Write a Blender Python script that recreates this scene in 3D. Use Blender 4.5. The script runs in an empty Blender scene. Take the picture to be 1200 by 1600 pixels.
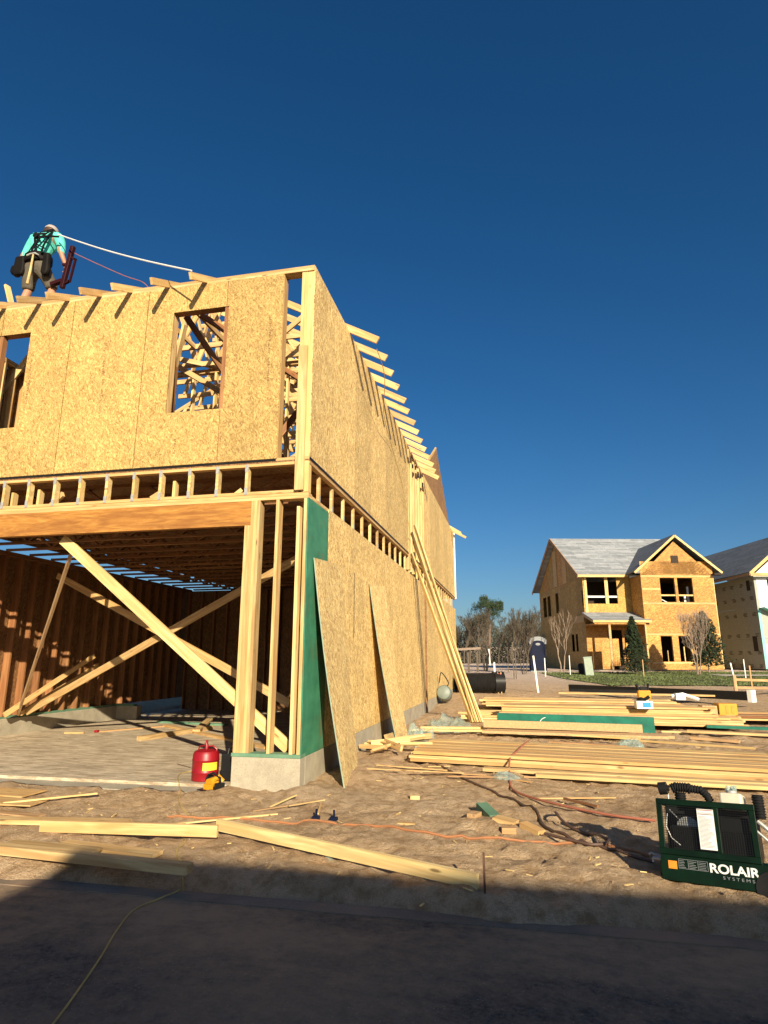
import bpy, bmesh, math, random
import numpy as np
from mathutils import Matrix, Vector, Euler
R_ = math.radians
random.seed(7)
S = bpy.context.scene
COL = S.collection

# ------------------------------------------------------------------ camera, world, sun, exposure
cam_d = bpy.data.cameras.new('camera'); cam = bpy.data.objects.new('camera', cam_d); COL.objects.link(cam)
cam.location = (2.455, -7.063, 1.431)
cam.rotation_euler = (R_(90 + 13.4), 0, R_(11.95))
cam_d.sensor_fit = 'VERTICAL'; cam_d.sensor_height = 24; cam_d.lens = 965 / 1600 * 24
cam_d.clip_start = .05; cam_d.clip_end = 3000
S.camera = cam
SUNV = Vector((1.05, -2.05, .93)).normalized()
ELEV = math.asin(SUNV.z); AZ = math.atan2(SUNV.x, SUNV.y)
W = bpy.data.worlds.new('World'); S.world = W; W.use_nodes = True
nt = W.node_tree; bg = nt.nodes['Background']
sky = nt.nodes.new('ShaderNodeTexSky'); sky.sky_type = 'NISHITA'; sky.sun_disc = False
sky.sun_elevation = ELEV; sky.sun_rotation = AZ
sky.air_density = 1.0; sky.dust_density = 1.1; sky.ozone_density = 5.0; sky.altitude = 0
hs = nt.nodes.new('ShaderNodeHueSaturation'); hs.inputs['Saturation'].default_value = 1.22
nt.links.new(sky.outputs[0], hs.inputs['Color']); nt.links.new(hs.outputs[0], bg.inputs[0]); bg.inputs[1].default_value = .054
sd = bpy.data.lights.new('sun', 'SUN'); so = bpy.data.objects.new('sun', sd); COL.objects.link(so)
sd.energy = 5.0; sd.angle = R_(.4); sd.color = (1, .87, .64)
so.rotation_euler = SUNV.to_track_quat('Z', 'Y').to_euler()
so.location = (20, -40, 30)
S.view_settings.view_transform = 'Standard'; S.view_settings.look = 'None'
S.view_settings.gamma = 1; S.view_settings.use_curve_mapping = False
S.view_settings.exposure = .74
S.cycles.max_bounces = 6; S.cycles.diffuse_bounces = 2

# ------------------------------------------------------------------ materials
def new_mat(name):
    m = bpy.data.materials.new(name); m.use_nodes = True
    return m, m.node_tree, m.node_tree.nodes['Principled BSDF']
class NT:
    def __init__(s, t): s.t = t
    def n(s, typ, **k):
        o = s.t.nodes.new(typ)
        for a, v in k.items():
            if a.startswith('_'): setattr(o, a[1:], v)
        return o
    def link(s, a, b): s.t.links.new(a, b)
    def coord(s, scale=(1, 1, 1), rot=(0, 0, 0), rnd=True, kind='Object'):
        tc = s.n('ShaderNodeTexCoord'); mp = s.n('ShaderNodeMapping')
        mp.inputs['Scale'].default_value = scale; mp.inputs['Rotation'].default_value = rot
        src = tc.outputs[kind]
        if rnd:
            oi = s.n('ShaderNodeObjectInfo'); ml = s.n('ShaderNodeMath', _operation='MULTIPLY'); ml.inputs[1].default_value = 37.
            s.link(oi.outputs['Random'], ml.inputs[0])
            ad = s.n('ShaderNodeVectorMath', _operation='ADD'); s.link(src, ad.inputs[0]); s.link(ml.outputs[0], ad.inputs[1]); src = ad.outputs[0]
        s.link(src, mp.inputs[0]); return mp.outputs[0]
    def noise(s, vec, scale, detail=3, rough=.55, dist=0):
        o = s.n('ShaderNodeTexNoise'); o.inputs['Scale'].default_value = scale; o.inputs['Detail'].default_value = detail
        o.inputs['Roughness'].default_value = rough; o.inputs['Distortion'].default_value = dist; s.link(vec, o.inputs['Vector']); return o.outputs['Fac']
    def voro(s, vec, scale, out='Color', feat='F1'):
        o = s.n('ShaderNodeTexVoronoi'); o.feature = feat; o.inputs['Scale'].default_value = scale; s.link(vec, o.inputs['Vector']); return o.outputs[out]
    def ramp(s, fac, stops, interp='LINEAR'):
        o = s.n('ShaderNodeValToRGB'); cr = o.color_ramp; cr.interpolation = interp
        while len(cr.elements) < len(stops): cr.elements.new(.5)
        for e, (p, c) in zip(cr.elements, stops):
            e.position = p; e.color = (c, c, c, 1) if not hasattr(c, '__len__') else (*c, 1)
        s.link(fac, o.inputs[0]); return o.outputs[0]
    def mix(s, fac, a, b, mode='MIX'):
        o = s.n('ShaderNodeMix'); o.data_type = 'RGBA'; o.blend_type = mode
        for i, v in ((0, fac), (6, a), (7, b)):
            if hasattr(v, 'is_linked') or hasattr(v, 'links'): s.link(v, o.inputs[i])
            elif i == 0: o.inputs[0].default_value = v
            else: o.inputs[i].default_value = (*v, 1)
        return o.outputs[2]
    def sep(s, c):
        o = s.n('ShaderNodeSeparateColor'); s.link(c, o.inputs[0]); return o.outputs[0]
    def math(s, op, a, b):
        o = s.n('ShaderNodeMath', _operation=op)
        for i, v in ((0, a), (1, b)):
            if hasattr(v, 'links'): s.link(v, o.inputs[i])
            else: o.inputs[i].default_value = v
        return o.outputs[0]
    def bump(s, h, strength, dist, bsdf):
        o = s.n('ShaderNodeBump'); o.inputs['Strength'].default_value = strength; o.inputs['Distance'].default_value = dist
        s.link(h, o.inputs['Height']); s.link(o.outputs[0], bsdf.inputs['Normal'])
    def rand(s): return s.n('ShaderNodeObjectInfo').outputs['Random']

def wood(name, c1, c2, dark, rough=.75, knots=True, var=.28, gs=1.0):
    m, t, b = new_mat(name); q = NT(t)
    v = q.coord((1.3, 26 * gs, 26 * gs)); g = q.noise(v, 1.4, 5, .65, .6 if knots else 3.)
    v2 = q.coord((.5, 5, 5)); g2 = q.noise(v2, 2.0, 2, .5, 1.5)
    col = q.mix(q.ramp(g, [(.38, 0), (.62, 1)]), c2, c1)
    col = q.mix(q.ramp(g2, [(.38, .6), (.60, 0)]), col, dark)
    if knots:
        kv = q.coord((2.2, 9, 9)); kd = q.voro(kv, 1., 'Distance')
        col = q.mix(q.ramp(kd, [(.06, .85), (.13, 0)]), col, tuple(x * .3 for x in dark))
    r = q.rand(); rr = q.ramp(r, [(0, 1 - var), (.5, 1), (1, 1 + var * .5)])
    col = q.mix(1., col, rr, 'MULTIPLY')
    wn = q.n('ShaderNodeMath', _operation='FRACT'); ml = q.math('MULTIPLY', r, 7.31); q.link(ml, wn.inputs[0])
    col = q.mix(q.math('MULTIPLY', wn.outputs[0], .45), col, tuple(min(1, x * k) for x, k in zip(c2, (1.0, .8, .58))))
    q.link(col, b.inputs['Base Color']); b.inputs['Roughness'].default_value = rough
    q.bump(g, .25, .004, b)
    return m

def osb(name, light, mid, dark, vert=True, sc=1.0):
    m, t, b = new_mat(name); q = NT(t)
    layers = []
    warp = q.coord((1, 1, 1)); wv = q.n('ShaderNodeTexNoise'); wv.inputs['Scale'].default_value = 9; wv.inputs['Detail'].default_value = 2
    q.link(warp, wv.inputs['Vector'])
    sb = q.n('ShaderNodeVectorMath', _operation='SUBTRACT'); q.link(wv.outputs['Color'], sb.inputs[0]); sb.inputs[1].default_value = (.5, .5, .5)
    scn = q.n('ShaderNodeVectorMath', _operation='SCALE'); q.link(sb.outputs[0], scn.inputs[0]); scn.inputs['Scale'].default_value = .09
    base = q.n('ShaderNodeVectorMath', _operation='ADD'); q.link(warp, base.inputs[0]); q.link(scn.outputs[0], base.inputs[1])
    for k, ang in enumerate((8, -28, 40, 82)):
        rt = q.n('ShaderNodeVectorRotate'); rt.rotation_type = 'Y_AXIS'; rt.inputs['Angle'].default_value = R_(ang if vert else ang + 90)
        q.link(base.outputs[0], rt.inputs['Vector'])
        mp = q.n('ShaderNodeMapping'); mp.inputs['Scale'].default_value = (46 * sc, 20 * sc, 10.5 * sc); mp.inputs['Location'].default_value = (k * 3.7, k, 0)
        q.link(rt.outputs[0], mp.inputs[0])
        layers.append(q.voro(mp.outputs[0], 1.0))
    sp = [q.sep(l) for l in layers]
    msk = q.noise(base.outputs[0], 16 * sc, 3, .7); msk2 = q.noise(base.outputs[0], 11 * sc, 3, .7)
    a = q.mix(q.ramp(msk, [(.46, 0), (.54, 1)]), sp[0], sp[1]); a2 = q.mix(q.ramp(msk2, [(.47, 0), (.55, 1)]), a, sp[2])
    a3 = q.mix(q.ramp(msk, [(.60, 0), (.64, 1)]), a2, sp[3])
    fine = q.noise(base.outputs[0], 120 * sc, 2, .6)
    st = q.n('ShaderNodeMapping'); st.inputs['Scale'].default_value = (95 * sc, 30 * sc, 22 * sc) if vert else (22 * sc, 30 * sc, 95 * sc); q.link(base.outputs[0], st.inputs[0])
    strokes = q.noise(st.outputs[0], 1.0, 3, .6, .9)
    v = q.mix(.30, a3, fine); v = q.mix(.5, v, strokes)
    v = q.ramp(v, [(.33, 0), (.66, 1)])
    col = q.ramp(v, [(.0, tuple((x * .6 + y * .4) for x, y in zip(dark, mid))), (.22, mid), (.48, tuple((x + y) / 2 for x, y in zip(mid, light))), (.70, light), (1., tuple(min(1, x * 1.3) for x in light))])
    col = q.mix(q.ramp(strokes, [(.36, .95), (.44, 0)]), col, dark)
    big = q.noise(warp, 2.2, 3); col = q.mix(1., col, q.ramp(big, [(.3, .86), (.7, 1.08)]), 'MULTIPLY')
    col = q.mix(1., col, q.ramp(q.rand(), [(0, .86), (1, 1.08)]), 'MULTIPLY')
    q.link(col, b.inputs['Base Color']); b.inputs['Roughness'].default_value = .7
    q.bump(v, .3, .003, b)
    return m

def plain(name, c, rough=.6, metal=0, var=.15, sc=6, bump=0, spec=.5):
    m, t, b = new_mat(name); q = NT(t)
    v = q.coord(); n = q.noise(v, sc, 5, .6)
    col = q.mix(q.ramp(n, [(.3, 0), (.7, 1)]), tuple(x * (1 - var) for x in c), tuple(min(1, x * (1 + var)) for x in c))
    q.link(col, b.inputs['Base Color']); b.inputs['Roughness'].default_value = rough; b.inputs['Metallic'].default_value = metal
    b.inputs['Specular IOR Level'].default_value = spec
    if bump: q.bump(n, bump, .01, b)
    return m

M = {}
M['pine'] = wood('pine_lumber', (.70, .52, .26), (.57, .37, .15), (.34, .18, .06))
M['pine_pale'] = wood('pale_pine_lumber', (.76, .60, .30), (.66, .48, .20), (.42, .25, .09))
M['pine_rough'] = wood('weathered_pine', (.62, .42, .22), (.46, .28, .13), (.28, .15, .07))
M['pine_dark_shaded'] = wood('dark_and_shaded_pine', (.38, .19, .075), (.27, .12, .045), (.16, .06, .022))  # indoor shade darkened into the pine colour; also serves naturally darker boards
M['lvl'] = wood('laminated_beam_face', (.52, .26, .055), (.36, .15, .025), (.17, .055, .01), knots=False, var=.05, gs=.35)
M['lvl_edge'] = plain('laminated_beam_pale_face', (.52, .33, .16), .7, var=.2, sc=30)
M['green_coat'] = plain('green_sealer', (.008, .15, .10), .5, var=.25, sc=5)
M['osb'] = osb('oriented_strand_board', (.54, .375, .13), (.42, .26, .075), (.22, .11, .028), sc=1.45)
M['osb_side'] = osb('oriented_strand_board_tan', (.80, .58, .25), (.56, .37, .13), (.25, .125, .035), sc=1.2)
M['osb_board'] = osb('oriented_strand_board_fresh', (.84, .62, .28), (.60, .39, .14), (.26, .13, .04), sc=1.2)
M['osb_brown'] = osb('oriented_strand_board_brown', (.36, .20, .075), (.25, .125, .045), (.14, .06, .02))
M['osb_shaded'] = osb('shade_darkened_board', (.25, .13, .05), (.17, .08, .03), (.09, .04, .015))  # interior shade darkened into the strand board colour
M['osb_far'] = osb('oriented_strand_board_orange', (.56, .29, .07), (.43, .20, .04), (.28, .11, .02), vert=False, sc=.45)
M['osb_far2'] = osb('oriented_strand_board_ochre', (.50, .30, .065), (.38, .21, .04), (.24, .12, .025), sc=.5)
M['sheath2'] = plain('pale_grey_green_sheathing', (.33, .35, .30), .7, var=.08)
M['teal'] = plain('teal_flashing', (.22, .55, .52), .5, var=.12)
M['white_wrap'] = plain('white_wrap', (.75, .76, .74), .5, var=.05)
M['steel'] = plain('galvanised_steel', (.42, .42, .40), .5, .25, var=.2, sc=40)
M['black'] = plain('black_plastic', (.015, .015, .015), .4, var=.2, spec=.15)
M['rubber'] = plain('black_rubber', (.012, .012, .013), .7, var=.2, spec=.15)
M['dkgreen'] = plain('dark_green_paint', (.0015, .011, .004), .45, var=.4, spec=.2)
M['red'] = plain('red_paint', (.26, .006, .012), .42, var=.12)
M['yellow'] = plain('yellow_plastic', (.60, .28, .012), .45, var=.12)
M['ylabel'] = plain('yellow_label', (.85, .72, .05), .5, var=.05)
M['orange'] = plain('orange_rubber', (.36, .15, .06), .75)
M['orange_lbl'] = plain('orange_label', (.80, .25, .02), .5)
M['cordy'] = plain('yellow_cord', (.42, .30, .10), .55)
M['hosered'] = plain('dusty_red_hose', (.36, .12, .07), .6)
M['hosebrown'] = plain('dusty_brown_hose', (.10, .055, .035), .6)
M['white'] = plain('white_plastic', (.78, .77, .73), .5, var=.05)
M['beige'] = plain('beige_tank', (.62, .57, .44), .45, var=.1)
M['blue_lbl'] = plain('blue_label', (.02, .28, .55), .5)
M['navy'] = plain('navy_plastic', (.004, .008, .028), .6, spec=.15)
M['graypl'] = plain('grey_plastic', (.22, .23, .24), .5)
M['graygreen'] = plain('grey_green_paint', (.30, .36, .28), .55)
M['rust'] = plain('rusty_steel', (.10, .045, .025), .8, sc=40)
M['skin'] = plain('skin', (.45, .22, .13), .55, var=.08)
M['shirt'] = plain('turquoise_shirt', (.10, .56, .48), .8, var=.18, sc=14)
M['shorts'] = plain('khaki_shorts', (.10, .085, .062), .85, var=.3, sc=10)
M['harness'] = plain('dark_webbing', (.006, .007, .009), .7, spec=.15)
M['leather'] = plain('dark_leather', (.008, .006, .005), .65, var=.3, spec=.15)
M['cap'] = plain('pale_cap', (.36, .31, .28), .8)
M['hair'] = plain('dark_hair', (.03, .018, .012), .8)
M['bark'] = plain('grey_bark', (.11, .085, .06), .9, var=.3, sc=12)
M['palebark'] = plain('pale_bark', (.27, .20, .15), .9, var=.25, sc=12)
M['pinebark'] = plain('pine_bark', (.16, .11, .08), .9, var=.3)
M['leafdark'] = plain('evergreen_leaf', (.022, .034, .013), .55, var=.5, sc=3)
M['leafpine'] = plain('pine_needle', (.03, .05, .018), .7, var=.5, sc=2)
M['twig'] = plain('winter_twig', (.075, .06, .038), .9, var=.4, sc=.8)
M['twig2'] = plain('dry_leaf_brown', (.05, .045, .024), .9, var=.4, sc=.5)
M['wrap'] = None
def mk_wrap():
    m, t, b = new_mat('clear_plastic_wrap'); q = NT(t)
    b.inputs['Base Color'].default_value = (.45, .60, .54, 1); b.inputs['Roughness'].default_value = .18; b.inputs['Alpha'].default_value = .34
    b.inputs['Specular IOR Level'].default_value = .9
    q.bump(q.noise(q.coord(), 14, 3), .8, .03, b); return m
M['wrap'] = mk_wrap()
def mk_concrete(name, c, streak=True, dirt=None):
    m, t, b = new_mat(name); q = NT(t)
    v = q.coord(rnd=False); n = q.noise(v, 3, 6, .65); f = q.noise(v, 60, 3, .7)
    col = q.mix(q.ramp(n, [(.3, 0), (.7, 1)]), tuple(x * .75 for x in c), tuple(x * 1.15 for x in c))
    if streak:
        v2 = q.coord((.9, 5, 3), (0, 0, R_(12)), rnd=False); s2 = q.noise(v2, 2.4, 5, .7, 1.2)
        col = q.mix(q.ramp(s2, [(.42, 0), (.60, .75)]), col, (.24, .17, .10))
    col = q.mix(1., col, q.ramp(f, [(.25, .78), (.75, 1.15)]), 'MULTIPLY')
    if dirt: col = q.mix(q.ramp(q.noise(v, 1.1, 4), [(.45, 0), (.6, .8)]), col, dirt)
    q.link(col, b.inputs['Base Color']); b.inputs['Roughness'].default_value = .9; b.inputs['Specular IOR Level'].default_value = .2
    q.bump(f, .35, .006, b); return m
M['slab'] = mk_concrete('dusty_slab_concrete', (.68, .56, .40))
M['conc'] = mk_concrete('foundation_concrete', (.42, .37, .28), streak=False)
M['walk'] = mk_concrete('walk_concrete', (.50, .44, .36), streak=False)
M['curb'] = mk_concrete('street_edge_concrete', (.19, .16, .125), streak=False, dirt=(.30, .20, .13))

def mk_sand():
    m, t, b = new_mat('sandy_dirt'); q = NT(t)
    v = q.coord(rnd=False)
    n1 = q.noise(v, .9, 6, .62); n2 = q.noise(v, 8, 6, .7); n3 = q.noise(v, 45, 4, .7); nf = q.noise(v, 170, 2, .7)
    col = q.mix(q.ramp(n1, [(.35, 0), (.65, 1)]), (.68, .465, .27), (.82, .60, .385))
    col = q.mix(q.ramp(n2, [(.36, .8), (.56, 0)]), col, (.43, .26, .13))
    col = q.mix(q.ramp(n3, [(.58, 0), (.72, .65)]), col, (.70, .52, .33))
    col = q.mix(1., col, q.ramp(nf, [(.3, .72), (.7, 1.25)]), 'MULTIPLY')
    damp = q.noise(v, .45, 5, .7, .5); col = q.mix(q.ramp(damp, [(.55, 0), (.68, .55)]), col, (.34, .21, .115))
    # far lots: paler, pinkish sand by distance from the plot
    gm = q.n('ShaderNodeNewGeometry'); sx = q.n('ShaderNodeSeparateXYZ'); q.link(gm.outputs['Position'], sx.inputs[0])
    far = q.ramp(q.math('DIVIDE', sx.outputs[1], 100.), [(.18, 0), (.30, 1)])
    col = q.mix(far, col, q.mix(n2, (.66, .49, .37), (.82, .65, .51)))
    q.link(col, b.inputs['Base Color']); b.inputs['Roughness'].default_value = .95; b.inputs['Specular IOR Level'].default_value = .1
    h = q.math('ADD', q.math('MULTIPLY', n2, .65), q.math('ADD', q.math('MULTIPLY', n3, 1.1), q.math('MULTIPLY', nf, .55)))
    q.bump(h, 1., .055, b); return m
M['sand'] = mk_sand()
def mk_asphalt():
    m, t, b = new_mat('dusty_asphalt'); q = NT(t)
    v = q.coord(rnd=False); f = q.noise(v, 130, 3, .8); md = q.noise(v, 38, 4, .8)
    v2 = q.coord((.5, 1.2, 1), (0, 0, R_(6)), rnd=False); d = q.noise(v2, 1.1, 8, .68, .2); d2 = q.noise(v, 9, 5, .7)
    sp = q.voro(v, 42, 'Distance'); spr = q.sep(q.voro(v, 42)); 
    col = q.mix(q.ramp(md, [(.38, 0), (.62, 1)]), (.055, .050, .044), (.135, .122, .105)); col = q.mix(1., col, q.ramp(f, [(.3, .7), (.7, 1.25)]), 'MULTIPLY')
    gm = q.n('ShaderNodeNewGeometry'); sx = q.n('ShaderNodeSeparateXYZ'); q.link(gm.outputs['Position'], sx.inputs[0])
    near = q.ramp(q.math('ADD', q.math('MULTIPLY', sx.outputs[1], .3), 1.85), [(0, .0), (.45, .22), (.97, .95)])
    dm = q.math('MULTIPLY', q.ramp(q.math('ADD', q.math('MULTIPLY', d, .7), q.math('MULTIPLY', d2, .3)), [(.36, 0), (.62, 1)]), q.math('ADD', near, .30))
    col = q.mix(dm, col, (.36, .25, .155))
    col = q.mix(q.math('MULTIPLY', q.ramp(sp, [(.10, 1), (.20, 0)]), q.ramp(spr, [(.66, 0), (.72, .9)])), col, (.34, .29, .23))
    q.link(col, b.inputs['Base Color']); b.inputs['Roughness'].default_value = .9; b.inputs['Specular IOR Level'].default_value = .2
    q.bump(q.math('ADD', f, md), .7, .01, b); return m
M['asphalt'] = mk_asphalt()
def mk_green():
    m, t, b = new_mat('green_water_barrier'); q = NT(t); v = q.coord(rnd=False)
    col = q.mix(q.ramp(q.noise(v, 4, 5, .65), [(.3, 0), (.7, 1)]), (.025, .15, .085), (.06, .26, .15))
    col = q.mix(q.ramp(q.noise(v, 2.3, 5, .7, 1.2), [(.56, 0), (.68, .7)]), col, (.16, .11, .05))
    q.link(col, b.inputs['Base Color']); b.inputs['Roughness'].default_value = .6; return m
def mk_roof(name, a, c):
    m, t, b = new_mat(name); q = NT(t)
    v = q.coord((1, 1, 1), rnd=False); br = q.n('ShaderNodeTexBrick'); br.inputs['Scale'].default_value = 1.
    br.inputs['Brick Width'].default_value = 1.9; br.inputs['Row Height'].default_value = .26; br.inputs['Mortar Size'].default_value = .012
    br.inputs['Color1'].default_value = (*a, 1); br.inputs['Color2'].default_value = (*c, 1); br.inputs['Mortar'].default_value = tuple(x * .6 for x in a) + (1,)
    nz = q.n('ShaderNodeTexNoise'); nz.inputs['Scale'].default_value = 3; q.link(v, nz.inputs['Vector'])
    ad = q.mix(.12, v, nz.outputs['Color'], 'ADD'); q.link(ad, br.inputs['Vector'])
    col = q.mix(1., br.outputs['Color'], q.ramp(q.noise(v, 2, 5, .7), [(.3, .75), (.7, 1.2)]), 'MULTIPLY')
    q.link(col, b.inputs['Base Color']); b.inputs['Roughness'].default_value = .8; return m
M['roof'] = mk_roof('grey_roof_underlay', (.22, .235, .25), (.38, .395, .41))
M['grassm'] = plain('turf_green', (.085, .095, .025), .9, var=.45, sc=1.5)
M['grassb'] = plain('grass_blade', (.09, .115, .03), .7, var=.5, sc=.7)
M['stamp'] = plain('faded_stamp_ink', (.20, .10, .04), .8)
M['stamp2'] = plain('dark_stamp_ink', (.10, .09, .06), .8)
M['black_coat_shade'] = plain('black_coat_and_shade', (.04, .028, .02), .95)  # near-black for foundations and cracks; also paints the dark of rooms and openings

# ------------------------------------------------------------------ object helpers
WM = {}
def thing(name, label, cat, loc=(0, 0, 0), group=None):
    o = bpy.data.objects.new(name, None); COL.objects.link(o); o.location = loc; o.empty_display_size = .1
    WM[o.name] = Matrix.Translation(loc); o['label'] = label; o['category'] = cat
    if group: o['group'] = group
    return o
def tag(o, label, cat, group=None):
    o['label'] = label; o['category'] = cat
    if group: o['group'] = group
    return o
def put(name, me, mw=Matrix.Identity(4), mat=None, parent=None):
    o = bpy.data.objects.new(name, me); COL.objects.link(o)
    if mat is not None:
        if not me.materials: me.materials.append(mat)
        elif me.materials[0] != mat:
            o.material_slots[0].link = 'OBJECT'; o.material_slots[0].material = mat
    mw = mw.copy(); WM[o.name] = mw
    if parent is not None:
        o.parent = parent; o.matrix_parent_inverse = WM[parent.name].inverted()
    o.matrix_basis = mw
    return o
def mesh(name, v, f, smooth=False):
    me = bpy.data.meshes.new(name); me.from_pydata([tuple(x) for x in v], [], f); me.update()
    if smooth: me.polygons.foreach_set('use_smooth', [True] * len(me.polygons))
    return me
BOXF = [(0, 3, 2, 1), (4, 5, 6, 7), (0, 1, 5, 4), (1, 2, 6, 5), (2, 3, 7, 6), (3, 0, 4, 7)]
def boxv(x0, x1, y0, y1, z0, z1):
    return [(x0, y0, z0), (x1, y0, z0), (x1, y1, z0), (x0, y1, z0), (x0, y0, z1), (x1, y0, z1), (x1, y1, z1), (x0, y1, z1)]
class MB:
    def __init__(s): s.v = []; s.f = []
    def add(s, v, f):
        n = len(s.v); s.v += [tuple(p) for p in v]; s.f += [tuple(i + n for i in q) for q in f]; return s
    def box(s, x0, x1, y0, y1, z0, z1, mw=None):
        v = boxv(x0, x1, y0, y1, z0, z1)
        if mw is not None: v = [mw @ Vector(p) for p in v]
        return s.add(v, BOXF)
    def beam(s, p0, p1, w, h, roll=0, up=None):
        mw, L = frame(p0, p1, roll, up); return s.box(0, L, -w / 2, w / 2, -h / 2, h / 2, mw)
    def tube(s, pts, rad, n=8, cap=True):
        pts = [Vector(p) for p in pts]; k = len(pts)
        if not hasattr(rad, '__len__'): rad = [rad] * k
        rings = []; prev = None
        for i, p in enumerate(pts):
            d = (pts[min(i + 1, k - 1)] - pts[max(i - 1, 0)]).normalized()
            if prev is None:
                a = Vector((0, 0, 1)) if abs(d.z) < .9 else Vector((1, 0, 0)); e1 = d.cross(a).normalized()
            else:
                e1 = (prev - d * prev.dot(d));  e1 = e1.normalized() if e1.length > 1e-6 else d.orthogonal().normalized()
            prev = e1; e2 = d.cross(e1)
            rings.append([p + (e1 * math.cos(2 * math.pi * j / n) + e2 * math.sin(2 * math.pi * j / n)) * rad[i] for j in range(n)])
        v = [q for r in rings for q in r]; f = []
        for i in range(k - 1):
            for j in range(n): f.append((i * n + j, i * n + (j + 1) % n, (i + 1) * n + (j + 1) % n, (i + 1) * n + j))
        if cap: f.append(tuple(range(n - 1, -1, -1))); f.append(tuple(range((k - 1) * n, k * n)))
        return s.add(v, f)
    def lathe(s, prof, n=20, mw=None):
        v = []; f = []
        for r, z in prof:
            for j in range(n): v.append(Vector((r * math.cos(2 * math.pi * j / n), r * math.sin(2 * math.pi * j / n), z)))
        for i in range(len(prof) - 1):
            for j in range(n): f.append((i * n + j, i * n + (j + 1) % n, (i + 1) * n + (j + 1) % n, (i + 1) * n + j))
        f.append(tuple(range(n - 1, -1, -1))); f.append(tuple(range((len(prof) - 1) * n, len(prof) * n)))
        if mw is not None: v = [mw @ p for p in v]
        return s.add(v, f)
    def prism(s, poly, t0, t1, mw=None):      # polygon in (x,z), extruded along y
        n = len(poly); v = [Vector((x, t0, z)) for x, z in poly] + [Vector((x, t1, z)) for x, z in poly]
        f = [tuple(range(n)), tuple(range(2 * n - 1, n - 1, -1))] + [(i, i + n, (i + 1) % n + n, (i + 1) % n) for i in range(n)]
        if mw is not None: v = [mw @ p for p in v]
        return s.add(v, f)
    def build(s, name, mat, parent=None, smooth=False, mw=Matrix.Identity(4), local=None, bevel=0):
        v = s.v
        if local is not None: inv = local.inverted(); v = [inv @ Vector(p) for p in v]; mw = local
        me = mesh(name, v, s.f, smooth)
        o = put(name, me, mw, mat, parent)
        if smooth: shade_auto(me)
        if bevel:
            b = o.modifiers.new('bevel', 'BEVEL'); b.width = bevel; b.segments = 2; b.limit_method = 'ANGLE'
        return o
def shade_auto(me):
    bm = bmesh.new(); bm.from_mesh(me)
    for e in bm.edges:
        if len(e.link_faces) == 2 and e.calc_face_angle(0) > R_(38): e.smooth = False
    bm.to_mesh(me); bm.free()
def frame(p0, p1, roll=0, up=None):
    p0 = Vector(p0); p1 = Vector(p1); d = p1 - p0; L = d.length; x = d / L
    up = Vector(up) if up else (Vector((0, 0, 1)) if abs(x.z) < .95 else Vector((0, -1, 0)))
    y = up.cross(x).normalized(); z = x.cross(y)
    m = Matrix((x, y, z)).transposed().to_4x4(); m.translation = p0
    if roll: m = m @ Matrix.Rotation(roll, 4, 'X')
    return m, L
_cache = {}
def beam(name, p0, p1, w, h, mat, parent=None, roll=0, up=None):
    """lumber: local X runs along the board, w across (horizontal), h along 'up'."""
    mw, L = frame(p0, p1, roll, up); key = (round(L, 2), w, h, mat.name)
    if key not in _cache:
        c = min(.0025, w * .1)
        me = mesh('board', boxv(0, L, -w / 2, w / 2, -h / 2, h / 2), BOXF)
        _cache[key] = me
    return put(name, _cache[key], mw, mat, parent)
def sheet(name, org, d, w, h, t, mat, parent=None, holes=(), nrm=None):
    """a sheet w x h standing on org, running along d, t thick behind its outer face; holes (u0,u1,z0,z1)."""
    us = sorted({0, w} | {min(max(q, 0), w) for hh in holes for q in hh[:2]}); zs = sorted({0, h} | {min(max(q, 0), h) for hh in holes for q in hh[2:]})
    nu, nz = len(us) - 1, len(zs) - 1
    fill = [[not any(hh[0] - 1e-6 <= (us[i] + us[i + 1]) / 2 <= hh[1] and hh[2] <= (zs[j] + zs[j + 1]) / 2 <= hh[3] for hh in holes) for j in range(nz)] for i in range(nu)]
    v = [(u, y, z) for y in (0, t) for u in us for z in zs]; nn = (nu + 1) * (nz + 1)
    I = lambda i, j, b: b * nn + i * (nz + 1) + j
    f = []
    ok = lambda i, j: 0 <= i < nu and 0 <= j < nz and fill[i][j]
    for i in range(nu):
        for j in range(nz):
            if not fill[i][j]: continue
            f.append((I(i, j, 0), I(i + 1, j, 0), I(i + 1, j + 1, 0), I(i, j + 1, 0)))
            f.append((I(i, j, 1), I(i, j + 1, 1), I(i + 1, j + 1, 1), I(i + 1, j, 1)))
            if not ok(i - 1, j): f.append((I(i, j, 0), I(i, j + 1, 0), I(i, j + 1, 1), I(i, j, 1)))
            if not ok(i + 1, j): f.append((I(i + 1, j, 0), I(i + 1, j, 1), I(i + 1, j + 1, 1), I(i + 1, j + 1, 0)))
            if not ok(i, j - 1): f.append((I(i, j, 0), I(i, j, 1), I(i + 1, j, 1), I(i + 1, j, 0)))
            if not ok(i, j + 1): f.append((I(i, j + 1, 0), I(i + 1, j + 1, 0), I(i + 1, j + 1, 1), I(i, j + 1, 1)))
    if not f: return None
    x = Vector(d).normalized(); z = Vector((0, 0, 1)); y = z.cross(x)
    if nrm is not None: z = Vector(nrm[0]); y = z.cross(x)
    m = Matrix((x, y, z)).transposed().to_4x4(); m.translation = Vector(org)
    return put(name, mesh(name, v, f), m, mat, parent)
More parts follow.
